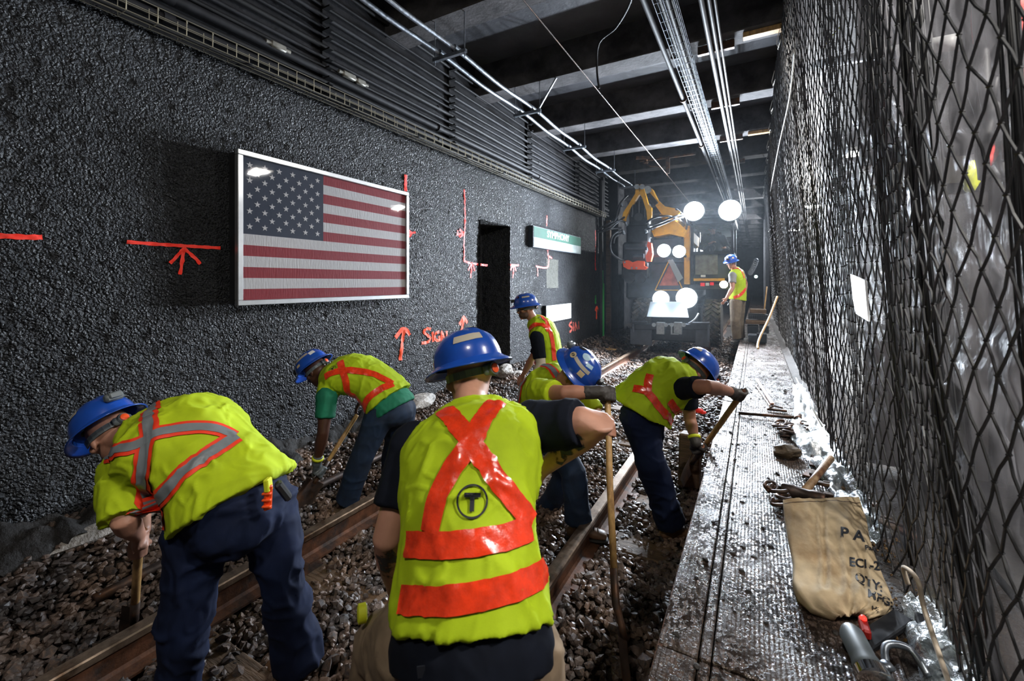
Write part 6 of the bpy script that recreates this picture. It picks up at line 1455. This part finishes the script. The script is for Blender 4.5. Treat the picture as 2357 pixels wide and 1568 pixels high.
poly(.68, 1.02, YP - .08, 2.46, 3.05, 11, 'bright crinkled polythene hanging above the cream fascia'); poly(.66, 1.1, YP - .07, 1.2, 2.1, 12, 'crinkled polythene sheet hung in front of the white board')
poly(1.05, 1.3, 2.6, 1.7, 3.2, 13, 'narrow polythene strip hanging nearer the camera beyond the net')
t = thing('overhead_duct', (1.3, 4, 3.5), 'pale pipe crossing behind the net near the top right', 'pipe'); m = MB(); m.cyl(atY(1880, 148, 4.6), atY(2190, 98, 2.6), .035, 12); m.build('pipe', M_white, t, True)
m = MB(); m.box((1.02, 3.2, 2.9), (1.18, 3.35, 4.9)); tag(m.build('red_post', M_redp, None), 'red painted post behind the net under the roof', 'post')
for i, (x, y) in enumerate(((1.9, 1.6), (3.0, 7.5), (3.0, 12), (3.0, 16.5))):
    t = thing('steel_column', (x, y, WZ), ('dark steel column on the platform nearest the camera' if i == 0 else 'dark steel column farther along the platform'), 'column', None if i == 0 else 'far platform columns')
    m = MB(); m.box((x - .14, y - .14, WZ), (x + .14, y - .12, 4.92)); m.box((x - .14, y + .12, WZ), (x + .14, y + .14, 4.92)); m.box((x - .012, y - .12, WZ), (x + .012, y + .12, 4.92)); m.box((x - .2, y - .2, WZ), (x + .2, y + .2, WZ + .03)); m.build('column', M_mdk, t)
for i, (q, e) in enumerate(PLT + [(BCK, 0)]):
    t = thing('work_light', q, ('white work light over the platform mirrored in the flag glass', 'white work light over the platform nearest the camera', 'white work light third along the platform', 'white work light fourth along the platform', 'white work light at the far end of the platform', 'work light clamped to the roof behind the camera')[i], 'lamp')
    q = V(q); m = MB(); m.box(q + V((-.2, -.2, .0)), q + V((.2, .2, .07)), bev=.01); m.cyl(q + V((0, 0, .07)), (q.x, q.y, 4.93), .012, 8); m.build('housing', M_white, t, 'auto')
    m = MB(); m.box(q + V((-.17, -.17, -.012)), q + V((.17, .17, -.001))); m.build('lit_face', M_lensp, t)
q0 = (.78, 1.05); vs = []
for i in range(31):
    for j in range(41):
        f_ = i / 30; z = .55 + 1.55 * j / 40; A_ = np.array([f_ * .9, 3.3, z * .4]); vs.append((.74 + .60 * f_ + .03 * float(vn(A_, 8, 91)), 1.55 - .25 * f_ + .05 * float(vn(A_, 9, 92)), z))
tag(pyd('gauze_sheet', vs, [[i * 41 + j, (i + 1) * 41 + j, (i + 1) * 41 + j + 1, i * 41 + j + 1] for i in range(30) for j in range(40)], M_gauze, None, True), 'pale woven sheet hung close behind the near end of the net', 'sheet')
# tangle of red, blue and black gear hanging at the right edge
t = thing('red_jacket', (.95, 1.0, 2.2), 'red nylon jacket hanging behind the net at the top right corner', 'jacket'); m = MB()
q = J(2352, 60, 1.45); m.loft([q + V((0, 0, .25)), q + V((0, 0, .05)), q - V((0, 0, .15)), q - V((.0, 0, .28))], [(.06, .03), (.10, .05), (.11, .05), (.10, .04)], cv(1, 0, 0), 16, 2); blob(m, 'jacket_cloth', M_redf, t, .01, 2, .02, 12, (1, 1, .4), 3)
m = MB(); q = J(2335, 150, 1.4)
for k in range(3): m.obox(q + V((0, 0, -.035 * k)), cv(1, 0, 0), (.012, .01, .016), .002)
m.build('blue_buckle', mat('blue_plastic', (.02, .08, .6), .4), t)
for i, (px, py, dd, lab) in enumerate(((2275, 360, 1.35, 'red cloth strip knotted behind the net at the right'), (2240, 405, 1.5, 'yellow-green glove caught behind the net'))):
    q = J(px, py, dd); m = MB(); m.loft([q + V((0, 0, .05)), q, q - V((.01, 0, .05))], [(.02, .012), (.028, .014), (.018, .012)], cv(1, 0, 0), 12, 2); tag(blob(m, 'cloth_strip' if i == 0 else 'work_glove', M_redf if i == 0 else M_yelg, None, .006, 2, .008, 26, (1, 1, 1), 4), lab, 'cloth' if i == 0 else 'glove')
t = thing('cable_bundle', (.75, 1.05, 2.2), 'thick black bundle of cables hanging behind the net at the right edge', 'cables'); r_ = random.Random(8)
for k in range(14):
    m = MB(); px = 2270 + r_.uniform(-35, 75); pts = [J(px + r_.uniform(-14, 14) + (py_ * .03), py_, 1.30 + r_.uniform(0, .1)) for py_ in range(-150, 720 if k > 9 else 480, 70)]; m.tube(smoothpath(pts, 4), r_.uniform(.008, .016), 8); m.build('cable', M_black, t, True)
m = MB(); q = J(2345, 235, 1.25); m.tube([q + cv(.035 * math.cos(a), 0, .045 * math.sin(a)) for a in [2 * PI * i / 18 for i in range(19)]], .009, 8); tag(m.build('steel_ring', M_galv, None, True), 'shiny steel ring among the cables at the right edge', 'ring')
for k, (px, d_) in enumerate(((1990, 4.2), (1925, 5.5), (2035, 3.4))):
    m = MB(); pts = [J(px + 30 * math.sin(py_ * .03 + k), py_, d_) for py_ in range(-30, 130, 18)]; m.tube(smoothpath(pts, 4), .007, 6); tag(m.build('yellow_cord', M_yelg, None, True), ('yellow cord tangled under the roof beyond the net, middle one', 'yellow cord farthest left behind the top of the net', 'yellow cord nearest the red post behind the net')[k], 'cord')
# ================================================================ far right of the track: crates and bars
t0_ = []
for i, (px0, px1, py0, py1, Y, m_, lab) in enumerate(((1722, 1742, 771, 789, 9.4, M_mdk, 'lowest ribbed black crate at the left foot of the stack'), (1741, 1765, 768, 790, 9.7, M_mdk, 'lowest ribbed black crate at the right foot of the stack'), (1720, 1746, 750, 768, 10.1, M_mdk, 'ribbed black crate in the middle row of the stack, left'), (1748, 1770, 750, 768, 10.1, M_mdk, 'ribbed black crate in the middle row of the stack, right'),
                                                   (1716, 1768, 738, 748, 10.2, M_tie, 'brown timber slab lying on the crates'), (1722, 1768, 724, 736, 10.35, M_mdk, 'ribbed black crate on top of the timber slab'), (1726, 1764, 712, 722, 10.4, M_tie, 'topmost weathered board of the crate stack'))):
    lo, hi, _ = pb(px0, py0, px1, py1, Y, .35); t = thing('stacked_board' if m_ is M_tie else 'crate', (lo[0], lo[1], lo[2]), lab, 'board' if m_ is M_tie else 'crate')
    m = MB(); m.box(lo, hi, bev=.008); m.build('plank' if m_ is M_tie else 'shell', m_, t)
    if m_ is not M_tie:
        m = MB(); n = 11
        for k in range(n): x = lo[0] + (hi[0] - lo[0]) * (k + .5) / n; m.box((x - .006, lo[1] - .010, lo[2] + .012), (x + .006, lo[1] - .0005, hi[2] - .012))
        m.build('ribs', M_mgry, t)
t = thing('leaning_bar', atY(1747, 800, 8.2), 'long pale wooden bar with a bent foot leaning beside the net', 'bar'); m = MB(); m.tube(smoothpath([atY(1745, 802, 8.2), atY(1744, 795, 8.3), atY(1750, 775, 8.5), atY(1772, 728, 9.0), atY(1789, 683, 9.4)], 5), .018, 8); m.build('bar', M_wood, t, True)
t = thing('leaning_bar', atY(1762, 720, 12), 'thin wooden bar leaning farther off behind the crates', 'bar'); m = MB(); m.tube([atY(1757, 735, 11), atY(1765, 660, 11.3)], .015, 8); m.build('bar', M_wood, t, True)
t = thing('coiled_hose', atY(1738, 600, 14), 'coil of shiny ribbed hose hanging behind the standing man', 'hose'); m = MB()
for k in range(9): c_ = atY(1727 + k * 1.6, 628 - k * 2.2 - (k * k) * .15, 13); m.tube([c_ + V((.05 * math.cos(a), 0, .06 * math.sin(a))) for a in [2 * PI * i / 10 for i in range(11)]], .018, 6)
m.build('coil', M_galv, t, True)
q = atY(1740, 637, 15); t = thing('far_signal_lamp', q, 'small greenish lamp far down the tunnel', 'lamp'); m = MB(); m.lathe(q, (0, -1, 0), [(.04, -.05), (.06, 0), (.05, .02)], 12); m.build('lamp_body', M_plblk, t); m = MB(); m.ell(q - V((0, .03, 0)), (.04, .02, .04)); m.build('lens', mat('green_lens', (.7, 1, .9), .3, emit=(.6, 1, .8), estr=25), t, True)
# ---- left foot of the wall: broken mortar, pipe, boards
for i, (px, py, s_, lab) in enumerate(((955, 925, (.16, .30, .09), 'pale crumbled mortar lump at the wall foot behind the foreground man'), (905, 945, (.12, .2, .06), 'smaller crumbled mortar lump left of the foreground helmet'), (1160, 850, (.12, .22, .10), 'crumbled mortar heap at the foot of the niche'), (1190, 858, (.10, .16, .05), 'mortar rubble right of the niche by the bearded man'), (840, 1010, (.10, .22, .05), 'grey mortar slab at the wall foot by the green tee man'), (690, 1075, (.10, .25, .05), 'grey stone slab behind the long wooden shovel'), (230, 1215, (.08, .34, .05), 'long pale mortar ridge at the far left wall foot'))):
    c_ = atX(px, py, -3.48 if i < 4 else -3.5); rockat((c_.x, c_.y, max(c_.z - .02, -.08)), s_, M_crumb, lab, 'mortar_lump', 'rubble', seed=60 + i * 3)
t = thing('drain_pipe', (-3.1, 2.2, 0), 'dirty pipe lying in the ballast between wall and left rail', 'pipe'); m = MB(); m.tube(smoothpath([(-2.98, .9, -.06), (-3.02, 1.8, -.04), (-3.06, 2.7, -.05), (-3.10, 3.8, -.05)], 5), .028, 10); m.build('pipe', M_iron, t, True)
t = thing('black_liner', (-3.5, 1.2, 0), 'torn black plastic liner lying along the left wall foot', 'plastic sheet'); vs = []; n1, n2 = 90, 14
for i in range(n1 + 1):
    for k in range(n2 + 1):
        y = .55 + 3.2 * i / n1; q = k / n2; x = -3.66 + (.20 + .06 * math.sin(y * 3)) * q; A_ = np.array([x, y, 0.]); vs.append((x, y, float(gz(np.array(x), np.array(y))) + .0 + .08 * (1 - q) + .07 * float(vn(A_, 6, 71)) + .04 * float(vn(A_, 20, 72))))
pyd('liner', vs, [[i * (n2 + 1) + k, (i + 1) * (n2 + 1) + k, (i + 1) * (n2 + 1) + k + 1, i * (n2 + 1) + k + 1] for i in range(n1) for k in range(n2)], mat('muddy_liner', (.022, .020, .019), .7, spec=.2, vary=.5, vscale=8, bump=.8, bscale=25, bdist=.02), t, True)
t = thing('spare_timber', atZ(1580, 1040, 0), 'end of a dug-out timber tie standing in the hole by the walkway', 'timber'); m = MB(); m.obox(atZ(1585, 1105, -.05) + V((0, .1, .14)), (0, .15, 1), (.42, .16, .2), .012); m.build('timber', M_tie, t)
for i, (px, py) in enumerate(((1392, 800), (1402, 804))):
    q = atZ(px, py, -.02); m = MB(); m.obox(q, (1, .15 * i, 0), (.34, .05, .03), .004); tag(m.build('wood_offcut', M_wood, None), ('wood offcut at the end of the left wall, farther one', 'wood offcut at the end of the left wall, nearer one')[i], 'wood')
q = J(1608, 945, 3.3); m = MB(); m.ell(q, (.035, .03, .02)); m.ell(q + V((.03, 0, -.01)), (.025, .02, .014)); tag(m.build('red_tag', M_redf, None, True), 'small red cloth tag by the walkway diggers', 'tag')
for o in list(bpy.data.objects):
    if '_w' in o: del o['_w']
